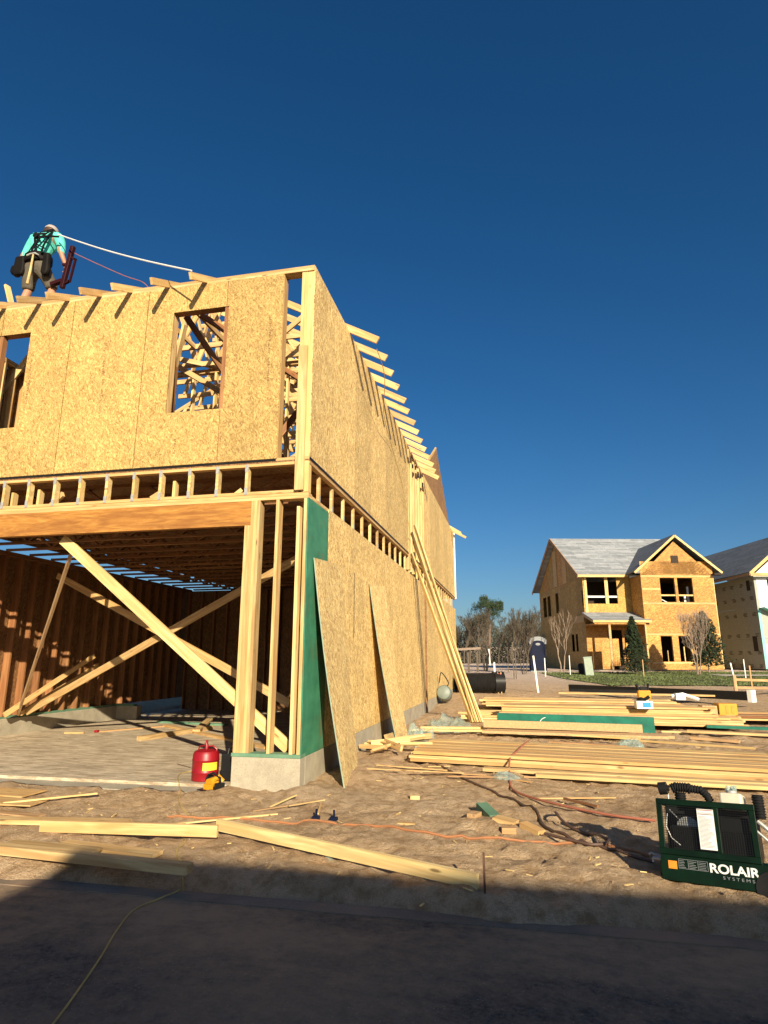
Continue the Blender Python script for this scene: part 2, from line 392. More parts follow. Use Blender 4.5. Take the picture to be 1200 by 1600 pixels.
def text(name, s, size, mw, mat, parent, ext=.001, offset=0., sx=1.0):
    c = bpy.data.curves.new(name, 'FONT'); c.body = s; c.size = size; c.extrude = ext; c.offset = offset
    tmp = bpy.data.objects.new('tmp', c); COL.objects.link(tmp); bpy.context.view_layer.update()
    me = bpy.data.meshes.new_from_object(tmp.evaluated_get(bpy.context.evaluated_depsgraph_get()))
    bpy.data.objects.remove(tmp); me.transform(Matrix.Diagonal((sx, 1, 1, 1))); me.materials.clear()
    return put(name, me, mw, mat, parent)

# ------------------------------------------------------------------ terrain
def vnoise(x, y, seed=0):
    xi = np.floor(x); yi = np.floor(y); xf = x - xi; yf = y - yi
    u = xf * xf * (3 - 2 * xf); v = yf * yf * (3 - 2 * yf)
    h = lambda a, b: np.modf(np.abs(np.sin(a * 127.1 + b * 311.7 + seed * 74.7) * 43758.5453))[0]
    return (h(xi, yi) * (1 - u) + h(xi + 1, yi) * u) * (1 - v) + (h(xi, yi + 1) * (1 - u) + h(xi + 1, yi + 1) * u) * v
def ss(a, b, x):
    t = np.clip((x - a) / (b - a), 0, 1); return t * t * (3 - 2 * t)
rs = np.random.RandomState(3)
DENTS = [(rs.uniform(-3, 7), rs.uniform(-2.7, 7), rs.uniform(.05, .11), rs.uniform(.010, .030), rs.uniform(0, 3.14)) for _ in range(420)]
def gz(x, y):
    x = np.asarray(x, float); y = np.asarray(y, float)
    z = .14 * ss(6, 17, y) + .2 * ss(14, 24, y) + .36 * ss(22, 38, y) + 4.0 * ss(118, 170, y)
    near = 1 - ss(12, 30, y)
    z = z + near * (.05 * (vnoise(x * .8, y * .8, 1) - .5) + .05 * (vnoise(x * 2.3, y * 2.3, 2) - .5) + .028 * (vnoise(x * 6, y * 6, 3) - .5) + .026 * (vnoise(x * 15, y * 15, 4) - .5) * (.4 + vnoise(x * 1.3, y * 1.3, 14)))
    z = z + (1 - near) * .12 * (vnoise(x * .25, y * .25, 5) - .5)
    for cx, cy, r, d, a in DENTS:
        m = (np.abs(x - cx) < .5) & (np.abs(y - cy) < .5)
        if not m.any(): continue
        dx = (x - cx) * math.cos(a) + (y - cy) * math.sin(a); dy = -(x - cx) * math.sin(a) + (y - cy) * math.cos(a)
        q = (dx / (r * 1.7)) ** 2 + (dy / (r * .8)) ** 2
        z = z + np.where(m, -d * np.exp(-q) + d * .5 * np.exp(-((np.sqrt(q) - 1.5) / .4) ** 2), 0)
    for ry in (-1.95, -.75): z = z - .025 * np.exp(-((y - ry - .12 * np.sin(x * .7)) / .10) ** 2) * ss(.2, 1.2, x) * (.5 + vnoise(x * 3, y * 3, 6))
    z = z + .07 * np.exp(-((x - .15) / .35) ** 2 - ((y + .05) / .35) ** 2)
    z = z + .05 * np.exp(-((x - .4) / .4) ** 2) * ss(0, 1, y) * near
    z = z - .03 * ss(-.2, -1.2, y) - (.22 + .06 * vnoise(x * 3, y * 0 + 2, 9)) * ss(-2.5, -3.0, y + .26 * (vnoise(x * 1.6, y * 1.6, 8) - .5))
    z = np.where((x < -.04) & (x > -7.35) & (y > .03) & (y < 19), -.25, z)
    z = np.where((x < -.9) & (x > -7.2) & (y > -.28) & (y <= .03), -.2, z)
    return z
def g1(x, y): return float(gz(np.array([x]), np.array([y]))[0])
def gmax(p, q, n=9):
    return max(g1(p[0] + (q[0] - p[0]) * i / n, p[1] + (q[1] - p[1]) * i / n) for i in range(n + 1))
def axis(a, b, step, lo, hi, grow=1.12):
    c = list(np.arange(a, b, step)); s = step; x = a
    while x > lo: s *= grow; x -= s; c.insert(0, x)
    s = step; x = c[-1]
    while x < hi: s *= grow; x += s; c.append(x)
    return np.array(c)
xs = axis(-4.2, 6.4, .032, -900, 900); ys = axis(-3.25, 6.5, .034, -3.3, 1400, 1.09)
X, Y = np.meshgrid(xs, ys, indexing='ij'); Z = gz(X, Y)
nx, ny = len(xs), len(ys)
V = np.stack([X.ravel(), Y.ravel(), Z.ravel()], 1)
ii, jj = np.meshgrid(np.arange(nx - 1), np.arange(ny - 1), indexing='ij'); a = (ii * ny + jj).ravel()
F = np.stack([a, a + ny, a + ny + 1, a + 1], 1)
me = bpy.data.meshes.new('ground'); me.vertices.add(len(V)); me.vertices.foreach_set('co', V.ravel())
me.loops.add(F.size); me.loops.foreach_set('vertex_index', F.ravel()); me.polygons.add(len(F))
me.polygons.foreach_set('loop_start', np.arange(0, F.size, 4)); me.polygons.foreach_set('loop_total', np.full(len(F), 4))
me.polygons.foreach_set('use_smooth', np.ones(len(F), bool)); me.update(); me.validate()
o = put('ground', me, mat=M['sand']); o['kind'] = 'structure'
def ssheet(name, x0, x1, y0, y1, z, mat, n=1):
    o = put(name, mesh(name, [(x0, y0, z), (x1, y0, z), (x1, y1, z), (x0, y1, z)], [(0, 1, 2, 3)]), mat=mat); o['kind'] = 'structure'; return o
ssheet('street', -300, 300, -9.2, -2.86, -.125, M['asphalt'])
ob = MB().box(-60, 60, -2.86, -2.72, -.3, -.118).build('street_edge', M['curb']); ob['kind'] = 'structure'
ssheet('opposite_verge', -300, 300, -400, -9.2, -.10, M['sand'])

# ================================================================== the house under construction
HL = 18.9            # length of the side wall
T0, T1, F0, F1, ZW, ZT = .38, 3.38, 3.46, 3.87, 3.93, 6.66
XL = -7.1
H = thing('timber_frame_house', 'large two storey timber house frame sheathed in golden strand board, nearest the street', 'house', (0, 0, 0))
def lum(name, p0, p1, w=.038, h=.14, mat='pine', **k): return beam(name, p0, p1, w, h, M[mat], H, **k)
def stud(x, y, z0, z1, w=.038, d=.14, mat='pine', name='stud', par=None):   # w along X, d along Y
    return beam(name, (x, y, z0), (x, y, z1), d, w, M[mat], par or H, up=(1, 0, 0))
# foundation
MB().box(XL - .15, -.02, 0, HL, -.3, .03).build('garage_slab', M['slab'], H)
MB().box(XL + .05, -.86, -.30, -.002, -.4, -.005).build('slab_ledge', M['conc'], H)
MB().box(-.83, 0, -.02, .16, -.4, .34).box(-.17, 0, .16, HL, -.4, .34).build('foundation_wall', M['conc'], H, bevel=.008)
MB().box(XL - .15, XL + .05, -.02, 6.8, -.4, .34).box(XL - .15, XL + .6, 6.8, 7.0, -.4, .34).build('foundation_wall', M['conc'], H, bevel=.008)
MB().box(-.835, .004, -.025, .15, .342, .38).build('sill_plate', plain('treated_sill', (.12, .24, .15), .7, var=.25), H)
TS = bpy.data.materials['treated_sill']
MB().box(-.15, .0, .155, HL, .342, .38).build('sill_plate', TS, H)
MB().box(XL - .13, XL + .03, 0, 6.8, .342, .38).build('sill_plate', TS, H)
MB().box(XL - .13, XL + .5, 6.802, 6.95, .342, .38).build('sill_plate', TS, H)
# front ground storey: trimmer, kings, cripple, corner
HB = 3.065
for i in range(2): stud(-.81 + i * .039, .07, T0, HB)
for i in range(3): stud(-.81 + .078 + i * .039, .07, T0, T1, mat='pine' if i != 1 else 'pine_pale')
stud(-.40, .07, T0, T1)
stud(-.125, .07, T0, T1 - .1, mat='pine_pale'); stud(-.035, .07, T0, T1)
lum('header_beam', (-7.1, .045, (HB + T1) / 2), (-.738, .045, (HB + T1) / 2), .089, T1 - HB, 'lvl')
lum('top_plate', (-7.1, .07, T1 + .019), (.0, .07, T1 + .019), .14, .036)
lum('top_plate', (-7.1, .07, T1 + .057), (-.0, .07, T1 + .057), .14, .036)
# side wall studs, both storeys (2x6 at 16 in)
y = .1
k = 0
while y < HL - .1:
    beam('stud', (-.09, y + .1, T0), (-.09, y + .1, T1), .038, .14, M['pine_dark_shaded'], H, up=(1, 0, 0))
    beam('stud', (-.06, y + .1, ZW), (-.06, y + .1, ZT - .08), .038, .09, M['pine'], H, up=(1, 0, 0))
    y += .406
for z in (T1 + .019, T1 + .057): beam('top_plate', (-.088, .141, z), (-.088, HL, z), .138, .036, M['pine'], H)
# left wall inside the garage
y = .1
while y < 9.6:
    beam('stud', (XL - .03, y, T0), (XL - .03, y, T1), .038, .14, M['pine_dark_shaded'], H, up=(1, 0, 0)); y += .406
for z in (T1 + .019, T1 + .057): beam('top_plate', (XL - .03, .142, z), (XL - .03, 10, z), .138, .036, M['pine_dark_shaded'], H)
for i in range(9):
    sheet('wall_panel', (XL - .112, 1.22 * (i + 1) - .01, .36), (0, -1, 0), 1.21, T1 - .3, .012, M['osb_shaded'], H)
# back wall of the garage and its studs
for i in range(6): sheet('wall_panel', (XL + .02 + i * 1.19, 9.9, .03), (1, 0, 0), 1.185, T1 + .0, .012, M['osb_shaded'], H)
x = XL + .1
while x < -.3: stud(x, 9.82, .05, T1, mat='pine_dark_shaded'); x += .406
MB().box(XL - .10, XL - .06, 0, 10, F0 + .22, F1).build('rim_board', M['osb_shaded'], H)
# outer corner overlay, slot posts
# floor trusses
NP = MB()
rimt = MB().box(XL, -.14, .002, .088, F1 - .038, F1).box(XL, -.14, .002, .088, F0, F0 + .038).build('rim_truss', M['pine'], H)
for i in range(16):
    x = -.835 - i * .405 + random.uniform(-.012, .012)
    ep = MB().box(x - .019, x + .019, .0, .09, F0 + .0385, F1 - .0385).build('rim_post', M['pine_pale'], rimt)
    for z in (F0 + .005, F1 - .10):
        p = MB(); p.box(x - .0215, x + .0215, -.0035, -.001, z, z + .095)
        for q in range(5): p.box(x - .022, x + .022, -.0055, -.0036, z + .012 + q * .017, z + .018 + q * .017)
        p.build('nail_plate', M['steel'], H)
for i in range(30):
    y = .56 + i * .6
    b = MB().box(XL, -.075, y - .044, y + .044, F1 - .038, F1).box(XL, -.075, y - .044, y + .044, F0, F0 + .038)
    xx = -.1; up = True
    while xx > XL + .5:
        b.beam((xx, y, F0 + .03 if up else F1 - .03), (xx - .5, y, F1 - .03 if up else F0 + .03), .085, .034); xx -= .5; up = not up
    t = b.build('floor_truss', M['pine_dark_shaded'], H)
    q = MB().box(-.074, -.034, y - .03, y + .03, F0, F1 - .037).build('end_post', M['pine_pale' if i % 3 else 'pine'], t)
    if i < 14:
        MB().box(-.0335, -.0325, y - .0295, y + .0295, F0 + .003, F0 + .09).build('nail_plate', M['steel'], t)
for (x, h) in ((-4.05, .3), (-1.95, .3), (-4.48, .28)): lum('blocking', (x, .2, F0 + .001), (x, .2, F0 + h), .09, .038, 'pine_pale', up=(1, 0, 0))
for x in (-3.5, -3.75, -2.45, -1.5, -1.15, -2.95):
    lum('scrap_block', (x, .05, F0 + .02), (x + .11, .07, F0 + .02), .06, .03, 'pine')
lum('scrap_block', (-3.9, .2, F0 + .02), (-3.62, .12, F0 + .2), .04, .08, 'pine'); lum('scrap_block', (-2.25, .12, F0 + .05), (-2.15, .2, F0 + .16), .04, .08, 'pine'); lum('scrap_block', (-1.05, .1, F0 + .03), (-.98, .16, F0 + .12), .06, .05, 'pine_pale')
# band on the side wall: short posts, ledger above
beam('rim_ledger', (-.035, .02, F1 - .018), (-.035, HL, F1 - .018), .07, .036, M['pine'], H)
MB().box(XL, -.002, .002, 10.0, F1 + .001, F1 + .02).build('subfloor', M['osb_shaded'], H)
MB().box(XL, -.002, 10.005, HL, F1 + .001, F1 + .02).build('subfloor', M['osb_shaded'], H)
beam('bottom_plate', (-7.1, .07, F1 + .04), (-.002, .07, F1 + .04), .138, .036, M['pine'], H)
beam('bottom_plate', (-.072, .141, F1 + .04), (-.072, HL, F1 + .04), .138, .036, M['pine'], H)
MB().box(-.0, .006, .0, HL, F1 + .022, F1 + .05).build('sealing_strip', M['black'], H)
MB().box(-4.9, -.45, -.006, 0, F1 + .022, F1 + .045).build('sealing_strip', M['black'], H)
# ---- front upper sheathing
holes = [(-2.075, -1.235, 4.68, 6.20), (-5.35, -4.41, 4.67, 6.17)]
edges = [-.43, -1.262, -2.482, -3.702, -4.922, -6.142, -7.1]
for i in range(len(edges) - 1):
    x1, x0 = edges[i], edges[i + 1]; g = .0065
    hs = [(h[0] - x0, h[1] - x0, h[2] - ZW, h[3] - ZW) for h in holes]
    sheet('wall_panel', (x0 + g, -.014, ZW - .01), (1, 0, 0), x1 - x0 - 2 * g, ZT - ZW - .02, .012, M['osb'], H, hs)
    if i: stud((x1), .045, ZW, ZT - .08, w=.06, d=.086, mat='pine_dark_shaded')
for hx0, hx1, hz0, hz1 in holes:
    for s_, x in ((-1, hx0), (1, hx1)): stud(x + s_ * .021, .07, ZW, ZT - .08, d=.138, mat='pine')
    lum('window_header', (hx0, .07, hz1 + .075), (hx1, .07, hz1 + .075), .13, .14, 'pine_dark_shaded'); lum('window_sill', (hx0 + .001, .07, hz0 - .02), (hx1 - .001, .07, hz0 - .02), .138, .036, 'pine')
stud(-.45, .07, ZW, ZT - .08, mat='pine'); stud(-.33, 1.2, ZW, ZT - .08, d=.09, mat='pine')
for z in (ZT - .06, ZT - .022): beam('top_plate', (-7.1, .06, z), (-.002, .06, z), .15, .037, M['pine'], H)
for z in (ZT - .06, ZT - .022): beam('top_plate', (-.072, .137, z), (-.072, HL, z), .138, .037, M['pine'], H)
stud(-.16, .07, ZW, ZT - .08, d=.14, mat='pine_pale'); stud(-.118, .07, ZW, ZT - .08, d=.14, mat='pine_pale')
lum('corner_post', (-.052, .055, F0 + .003), (-.052, .055, ZT - .082), .10, .092, 'pine_pale', up=(1, 0, 0))
lum('corner_post_board', (-.118, -.023, F0 + .02), (-.118, -.023, 5.45), .04, .115, 'pine_pale', up=(1, 0, 0))
# ---- side sheathing, lower
sheet('green_wall_panel', (.002, .005, .345), (0, 1, 0), .86, T1 - .335, .012, None or mk_green(), H)
ps = [.872]
while ps[-1] < HL - .3: ps.append(min(HL, ps[-1] + (1.22 if len(ps) > 1 else .9)))
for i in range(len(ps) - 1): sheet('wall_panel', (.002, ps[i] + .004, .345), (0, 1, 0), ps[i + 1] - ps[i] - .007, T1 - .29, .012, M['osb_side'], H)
# ---- side sheathing, upper: near part, open studs, far part
us = [.004, 1.0, 2.22, 3.44, 4.66, 5.88, 7.36]
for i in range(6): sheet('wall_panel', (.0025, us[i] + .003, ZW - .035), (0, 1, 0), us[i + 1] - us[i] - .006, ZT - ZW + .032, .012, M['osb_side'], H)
for i, y in enumerate((7.42, 7.50, 7.85, 8.24, 8.32, 8.7, 9.1, 9.18, 9.55, 9.95, 10.03)):
    beam('wall_stud', (-.02, y, F0 + .05 if i in (0, 1, 2, 3, 4) else ZW), (-.02, y, ZT - .12 - .05 * (i % 3)), .07, .085, M['pine_pale'], H, up=(1, 0, 0))
for i, y in enumerate((7.6, 8.05, 8.5, 8.95, 9.35, 9.8)):
    MB().box(.0, .03, y - .03, y + .03, ZT - .32 - .1 * (i % 2), ZT - .22 - .1 * (i % 2)).build('beam_hanger', M['black'], H)
us = [10.1, 11.3, 12.52, 13.74, 14.96, 16.18, 17.4, HL]
for i in range(7): sheet('wall_panel', (.0025, us[i] + .003, ZW - .035), (0, 1, 0), us[i + 1] - us[i] - .006, ZT - ZW + .032, .012, M['osb_side'], H)
# side gable above the far part
gp = [(10.1, 6.70), (17.45, 6.70), (17.3, 6.78), (13.7, 8.72), (13.35, 8.3), (12.6, 7.75), (11.4, 7.3)]
mwg = Matrix(((0, 0, 0, 0), (1, 0, 0, 0), (0, 0, 1, 0), (0, 0, 0, 1)))
for a_, b_ in ((10.1, 12.2), (12.2, 13.7), (13.7, 15.6), (15.6, 17.45)):
    rake = lambda q: 6.72 + max(0, (1.98 * (q - 10.1) / 3.6) if q <= 13.7 else 1.98 * (17.45 - q) / 3.75)
    poly = [(a_ + .004, 6.665), (b_ - .004, 6.665), (b_ - .004, rake(b_) + .002), (a_ + .004, rake(a_) + .002)]
    v = [(-.03, p, z) for p, z in poly] + [(-.042, p, z) for p, z in poly]
    n = 4; f = [tuple(range(n)), tuple(range(2 * n - 1, n - 1, -1))] + [(i, i + n, (i + 1) % n + n, (i + 1) % n) for i in range(n)]
    # local frame along the wall so the strand texture runs upright
    m = Matrix(((0, -1, 0, -.03), (1, 0, 0, a_), (0, 0, 1, 6.665), (0, 0, 0, 1)))
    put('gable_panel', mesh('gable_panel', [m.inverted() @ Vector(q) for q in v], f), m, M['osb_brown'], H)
beam('rake_board', (-.06, 10.3, 6.86), (-.06, 13.7, 8.72), .04, .09, M['pine_pale'], H)
beam('rake_board', (-.06, 17.4, 6.75), (-.06, 13.7, 8.72), .04, .09, M['pine'], H)
for y, l in ((17.6, .42), (18.0, .42), (18.6, .55)): beam('rafter_tail', (-.5, y, 6.98), (l, y, 6.40), .038, .09, M['pine_pale'], H)
beam('wall_stud', (.02, 18.85, F1), (.02, 18.85, ZT + .02), .05, .06, M['white_wrap'], H, up=(1, 0, 0))
# left and back upper walls of open studs
y = .3
while y < 12: beam('stud', (XL + .02, y, ZW), (XL + .02, y, ZT), .038, .09, M['pine'], H, up=(1, 0, 0)); y += .61
beam('top_plate', (XL + .02, .15, ZT - .02), (XL + .02, HL, ZT - .02), .09, .038, M['pine'], H)
# ---- roof trusses across the house, with tails over the side wall
SL = .55; XM = XL / 2
def zr(x): return ZT + .045 + SL * (min(-x, x - XL))
for i in range(24):
    y = 1.82 + i * .615
    if i > 13 and y < 17: pass
    hipz = ZT + .05 + .52 * y
    top = min(zr(XM), hipz)
    part_ = i < 7; XE = -4.15 if part_ else XL
    bc = beam('roof_truss', (XE, y, ZT + .045), (-.03, y, ZT + .045), .038, .089, M['pine'], H)
    tail = i < 14
    rx = -(top - ZT - .045) / SL
    rxl = XL - rx
    lx = .47 + random.uniform(-.02, .02) if tail else -.1
    beam('top_chord', (lx, y, ZT + .06 - SL * lx), (rx, y, top + .015), .038, .118, M['pine_pale' if i % 2 else 'pine'], bc)
    if not part_: beam('top_chord', (XL - .4, y, ZT + .06 - SL * .4), (rxl, y, top + .015), .038, .094, M['pine'], bc)
    if part_: rxl = -4.15
    if rx - rxl > .3: beam('top_chord', (rxl, y, top), (rx, y, top), .038, .089, M['pine'], bc)
    if i < 12:
        nw = 7; xsb = [XL + .3 + (XL * -1 - .6) * q / nw for q in range(nw + 1)]
        for q in range(nw):
            if part_ and xsb[q] < -4.1: continue
            xm = (xsb[q] + xsb[q + 1]) / 2; zt = min(top, zr(xm)) - .03
            if zt - ZT > .22:
                for xe in (xsb[q], xsb[q + 1]): beam('web', (xe, y + .002, ZT + .07), (xm, y + .002, zt), .036, .085, M['pine_pale' if (q + i) % 2 else 'pine'], bc)
# front jack rafters that overhang the front wall
for x in (-.9 - 7, -1.60, -2.18, -2.78, -3.28, -3.82, -4.30, -4.92, -5.5, -6.1, -6.7):
    if x < -7: continue
    z0 = ZT + .045
    ye = 1.8 if x > -4.0 else .35
    beam('rafter_tail', (x, -.44, z0 - .44 * .62), (x, ye, z0 + ye * .5), .038, .094, M['pine_pale' if int(-x * 7) % 2 else 'pine'], H)
    if x < -4: continue
    beam('web', (x + .04, .9, ZT), (x + .04, .9, ZT + .45), .036, .085, M['pine'], H, up=(1, 0, 0))
    beam('bottom_chord', (x, .15, ZT + .02), (x, 1.8, ZT + .045), .038, .085, M['pine'], H)
# bracing seen through the window and the slot
lum('brace', (-2.10, .35, 6.35), (-1.1, 1.9, 4.55), .038, .09, 'pine_dark_shaded'); lum('brace', (-1.95, .5, 6.45), (-.6, 2.6, 5.9), .038, .09, 'pine_dark_shaded')
lum('brace', (-2.3, .35, 5.0), (-2.0, .18, 6.1), .038, .09, 'pine'); lum('brace', (-4.65, .35, 6.4), (-4.35, .35, 5.2), .038, .089, 'pine_dark_shaded')
lum('brace', (-2.4, .6, 4.0), (-2.15, .25, 5.5), .06, .09, 'pine_dark_shaded')
lum('brace', (-.3, 1.3, 5.55), (-1.1, .9, 4.2), .04, .09, 'pine_dark_shaded'); lum('brace', (-.15, 3.0, 5.0), (-1.7, 3.2, 6.6), .038, .09, 'pine')
lum('brace', (-.2, 2.2, 6.5), (-2.3, 4.1, 6.75), .038, .09, 'pine'); lum('brace', (-.4, 4.2, 6.6), (-3.3, 2.2, 6.72), .038, .09, 'pine_pale')
for x, y in ((-.9, 2.6), (-1.35, 2.6), (-1.8, 2.6), (-2.3, 2.6), (-2.75, 2.6), (-3.2, 2.6), (-3.6, 2.6)): stud(x, y, ZW, ZT - .08, d=.09, mat='pine_pale')
for x in (-.7, -1.1, -1.5, -1.9, -2.3, -2.7, -3.1): stud(x, 4.1, ZW, ZT - .08, d=.09, mat='pine_pale')
lum('brace', (-.6, 4.0, 5.2), (-3.2, 4.0, 6.5), .038, .09, 'pine'); lum('brace', (-2.9, 1.5, 6.2), (-1.3, 2.5, 5.3), .038, .09, 'pine'); lum('brace', (-3.4, 3.2, 5.6), (-1.0, 3.4, 6.0), .038, .09, 'pine_pale')
for z in (ZT - .06, ZT - .022): lum('top_plate', (-3.9, 2.6, z), (-.2, 2.6, z), .09, .036)
for y in (.36, .56, .80, 1.1, 1.45): beam('stud', (-5.2, y, ZW), (-5.2, y, 5.93), .038, .14, M['pine'], H, up=(1, 0, 0))
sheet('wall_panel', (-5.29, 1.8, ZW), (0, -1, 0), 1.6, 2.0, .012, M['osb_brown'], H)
for z in (5.95, 5.99): beam('top_plate', (-5.2, .25, z), (-5.2, 1.75, z), .14, .036, M['pine'], H)
lum('brace', (-5.4, .5, 5.35), (-4.93, .6, 6.18), .038, .09, 'pine_pale')
lum('loose_board', (-5.2, .45, 6.75), (-5.50, .5, 7.42), .09, .038, 'pine_pale')
# garage braces
beam('brace', (-3.60, .20, 3.04), (-.22, .20, .42), .038, .14, M['pine_pale'], H)
beam('brace', (-3.50, .30, 2.95), (-6.95, 3.6, .42), .038, .09, M['pine_rough'], H)
beam('brace', (-6.85, 3.7, .44), (-.55, 1.7, 3.0), .038, .12, M['pine'], H, roll=.15)
beam('brace', (-5.95, 3.0, 2.96), (-.85, 1.9, .80), .038, .12, M['pine'], H)
beam('brace', (-6.9, 3.2, .42), (-6.4, 4.9, 1.5), .04, .09, M['pine'], H); beam('brace', (-6.9, 3.6, .42), (-6.8, 5.6, 1.3), .04, .09, M['pine'], H)
beam('brace', (-2.8, 7.5, .5), (-.4, 6.0, 2.9), .038, .09, M['pine_dark_shaded'], H)
# grade stamps printed up the sheets
def stamp(x0, z0, n, w, org, d, mat, vert=True, y=-.0155, parent=H, s=1.):
    b = MB(); z = 0
    for i in range(n):
        h = random.uniform(.012, .03) * s
        for c in range(2): 
            if random.random() < .8: b.box(c * w * .55, c * w * .55 + w * random.uniform(.2, .45), 0, .001, z, z + h)
        z += h + random.uniform(.008, .02) * s
    xx = Vector(d); m = Matrix((xx, Vector((0, 0, 1)).cross(xx), (0, 0, 1))).transposed().to_4x4(); m.translation = Vector(org)
    return b.build('grade_stamp', mat, parent, mw=m)
for x, z, n in ((-3.12, 5.35, 14), (-3.1, 4.75, 18), (-4.33, 4.9, 26), (-.62, 5.0, 30), (-1.9, 4.05, 8)): stamp(x, z, n, .03, (x, -.0155, z), (1, 0, 0), M['stamp'])
for y, z in ((1.7, 1.3), (2.25, 1.5), (4.0, 1.2), (5.9, 1.2)): stamp(0, 0, 30, .012, (.0045, y, z), (0, 1, 0), M['stamp'])
# knot hole slot dark crack on lower wall
MB().box(.0025, .0045, 2.28, 2.30, 1.75, 2.75).build('expansion_gap', M['black_coat_shade'], H)

# ---- loose sheets leaning on the side wall
def lean(label, a, b, c, d, mat):   # corners: bottom near, bottom far, top near, top far (the sheet is slightly twisted)
    a, b, c, d = map(Vector, (a, b, c, d)); nu, nv = 6, 12
    x = (b - a).normalized(); z0 = (c - a).normalized(); z = (z0 - x * z0.dot(x)).normalized(); y = z.cross(x)
    m = Matrix((x, y, z)).transposed().to_4x4(); m.translation = a; inv = m.inverted(); v = []
    for t in (0, .013):
        for i in range(nu + 1):
            for j in range(nv + 1):
                u, w = i / nu, j / nv; p = (a * (1 - u) + b * u) * (1 - w) + (c * (1 - u) + d * u) * w
                bow = .03 * math.sin(math.pi * w); v.append(inv @ p + Vector((0, t + bow, 0)))
    N = (nu + 1) * (nv + 1); I = lambda i, j, k: k * N + i * (nv + 1) + j; f = []
    for i in range(nu):
        for j in range(nv): f += [(I(i, j, 0), I(i + 1, j, 0), I(i + 1, j + 1, 0), I(i, j + 1, 0)), (I(i, j, 1), I(i, j + 1, 1), I(i + 1, j + 1, 1), I(i + 1, j, 1))]
    for j in range(nv): f += [(I(0, j, 0), I(0, j + 1, 0), I(0, j + 1, 1), I(0, j, 1)), (I(nu, j, 0), I(nu, j, 1), I(nu, j + 1, 1), I(nu, j + 1, 0))]
    for i in range(nu): f += [(I(i, 0, 0), I(i, 0, 1), I(i + 1, 0, 1), I(i + 1, 0, 0)), (I(i, nv, 0), I(i + 1, nv, 0), I(i + 1, nv, 1), I(i, nv, 1))]
    o = put('leaning_sheet', mesh('leaning_sheet', v, f), m, mat); tag(o, label, 'plywood sheet')
    e = [v[I(0, j, k)] - Vector((.0015, 0, 0)) for j in range(nv + 1) for k in (0, 1)]
    put('painted_edge', mesh('painted_edge', e, [(2 * j, 2 * j + 2, 2 * j + 3, 2 * j + 1) for j in range(nv)]), m, plain('edge_seal', (.25, .34, .26), .6), o)
    return o
lean('tall strand board sheet leaning beside the green corner panel', (.46, .24, -.03), (.30, 1.52, -.04), (.03, .21, 2.66), (.03, 1.50, 2.75), M['osb_board'])
lean('tall strand board sheet leaning further along the wall, over the scrap pile', (.40, 3.80, -.03), (.36, 5.05, -.02), (.03, 3.22, 2.70), (.03, 4.50, 2.78), M['osb_board'])

# ---- long boards propped against the side wall
random.seed(12)
for k, (dx, dy, top, ty, lab) in enumerate(((0, 0, 3.95, 7.7, 'leftmost long board of the bundle propped against the side wall'), (.055, .03, 4.5, 7.75, 'second long board of the bundle propped against the side wall'), (.11, .0, 4.3, 7.85, 'middle long board of the bundle propped against the side wall'),
        (.165, .05, 4.7, 7.9, 'fourth long board of the bundle propped against the side wall'), (.22, .02, 4.15, 8.0, 'rightmost long board of the bundle propped against the side wall'))):
    bx, by = 1.36 + dx, 7.75 + dy
    tag(beam('propped_board', (bx, by, g1(bx, by) + .015), (.02 + .018 * k, ty, top), .038, .089, M['pine_pale'], up=(.8, -1, .2)), lab, 'board')
def cord(name, label, cat, pts, r, mat, group=None, n=6, zf=None, parent=None):
    P = []
    for i in range(len(pts) - 1):
        p0 = Vector(pts[max(i - 1, 0)]); p1 = Vector(pts[i]); p2 = Vector(pts[i + 1]); p3 = Vector(pts[min(i + 2, len(pts) - 1)])
        steps = max(3, int((p2 - p1).length / .06))
        for s_ in range(steps):
            t = s_ / steps
            P.append(.5 * ((2 * p1) + (p2 - p0) * t + (2 * p0 - 5 * p1 + 4 * p2 - p3) * t * t + (3 * p1 - p0 - 3 * p2 + p3) * t ** 3))
    P.append(Vector(pts[-1]))
    if zf is not None: P = [Vector((p.x, p.y, max(p.z if zf == 'max' else -9, zf_(p.x, p.y)) + r * .8)) for p in P]
    o = MB().tube(P, r, n).build(name, mat, parent, smooth=True)
    if label: tag(o, label, cat, group)
    return o
def zf_(x, y):
    if y < -2.86: return max(g1(x, y), -.125)
    if y < -2.72: return max(g1(x, y), -.118)
    if -7.2 < x < -.86 and -.30 < y < 0: return -.005
    if -7.2 < x < -.83 and y >= 0: return .03
    return g1(x, y)
cord('hanging_air_hose', 'thin dark yellow hose hanging from the rafter tails down the side wall', 'hose',
     [(.44, 1.9, 6.35), (.42, 2.6, 6.2), (.2, 3.6, 5.9), (.04, 5.2, 5.8), (.03, 6.3, 5.4), (.05, 7.0, 4.7), (.1, 7.5, 3.9), (.45, 7.72, 3.0), (.9, 7.75, 1.7), (1.2, 7.7, .9), (1.4, 7.6, .15)], .006, M['cordy'])

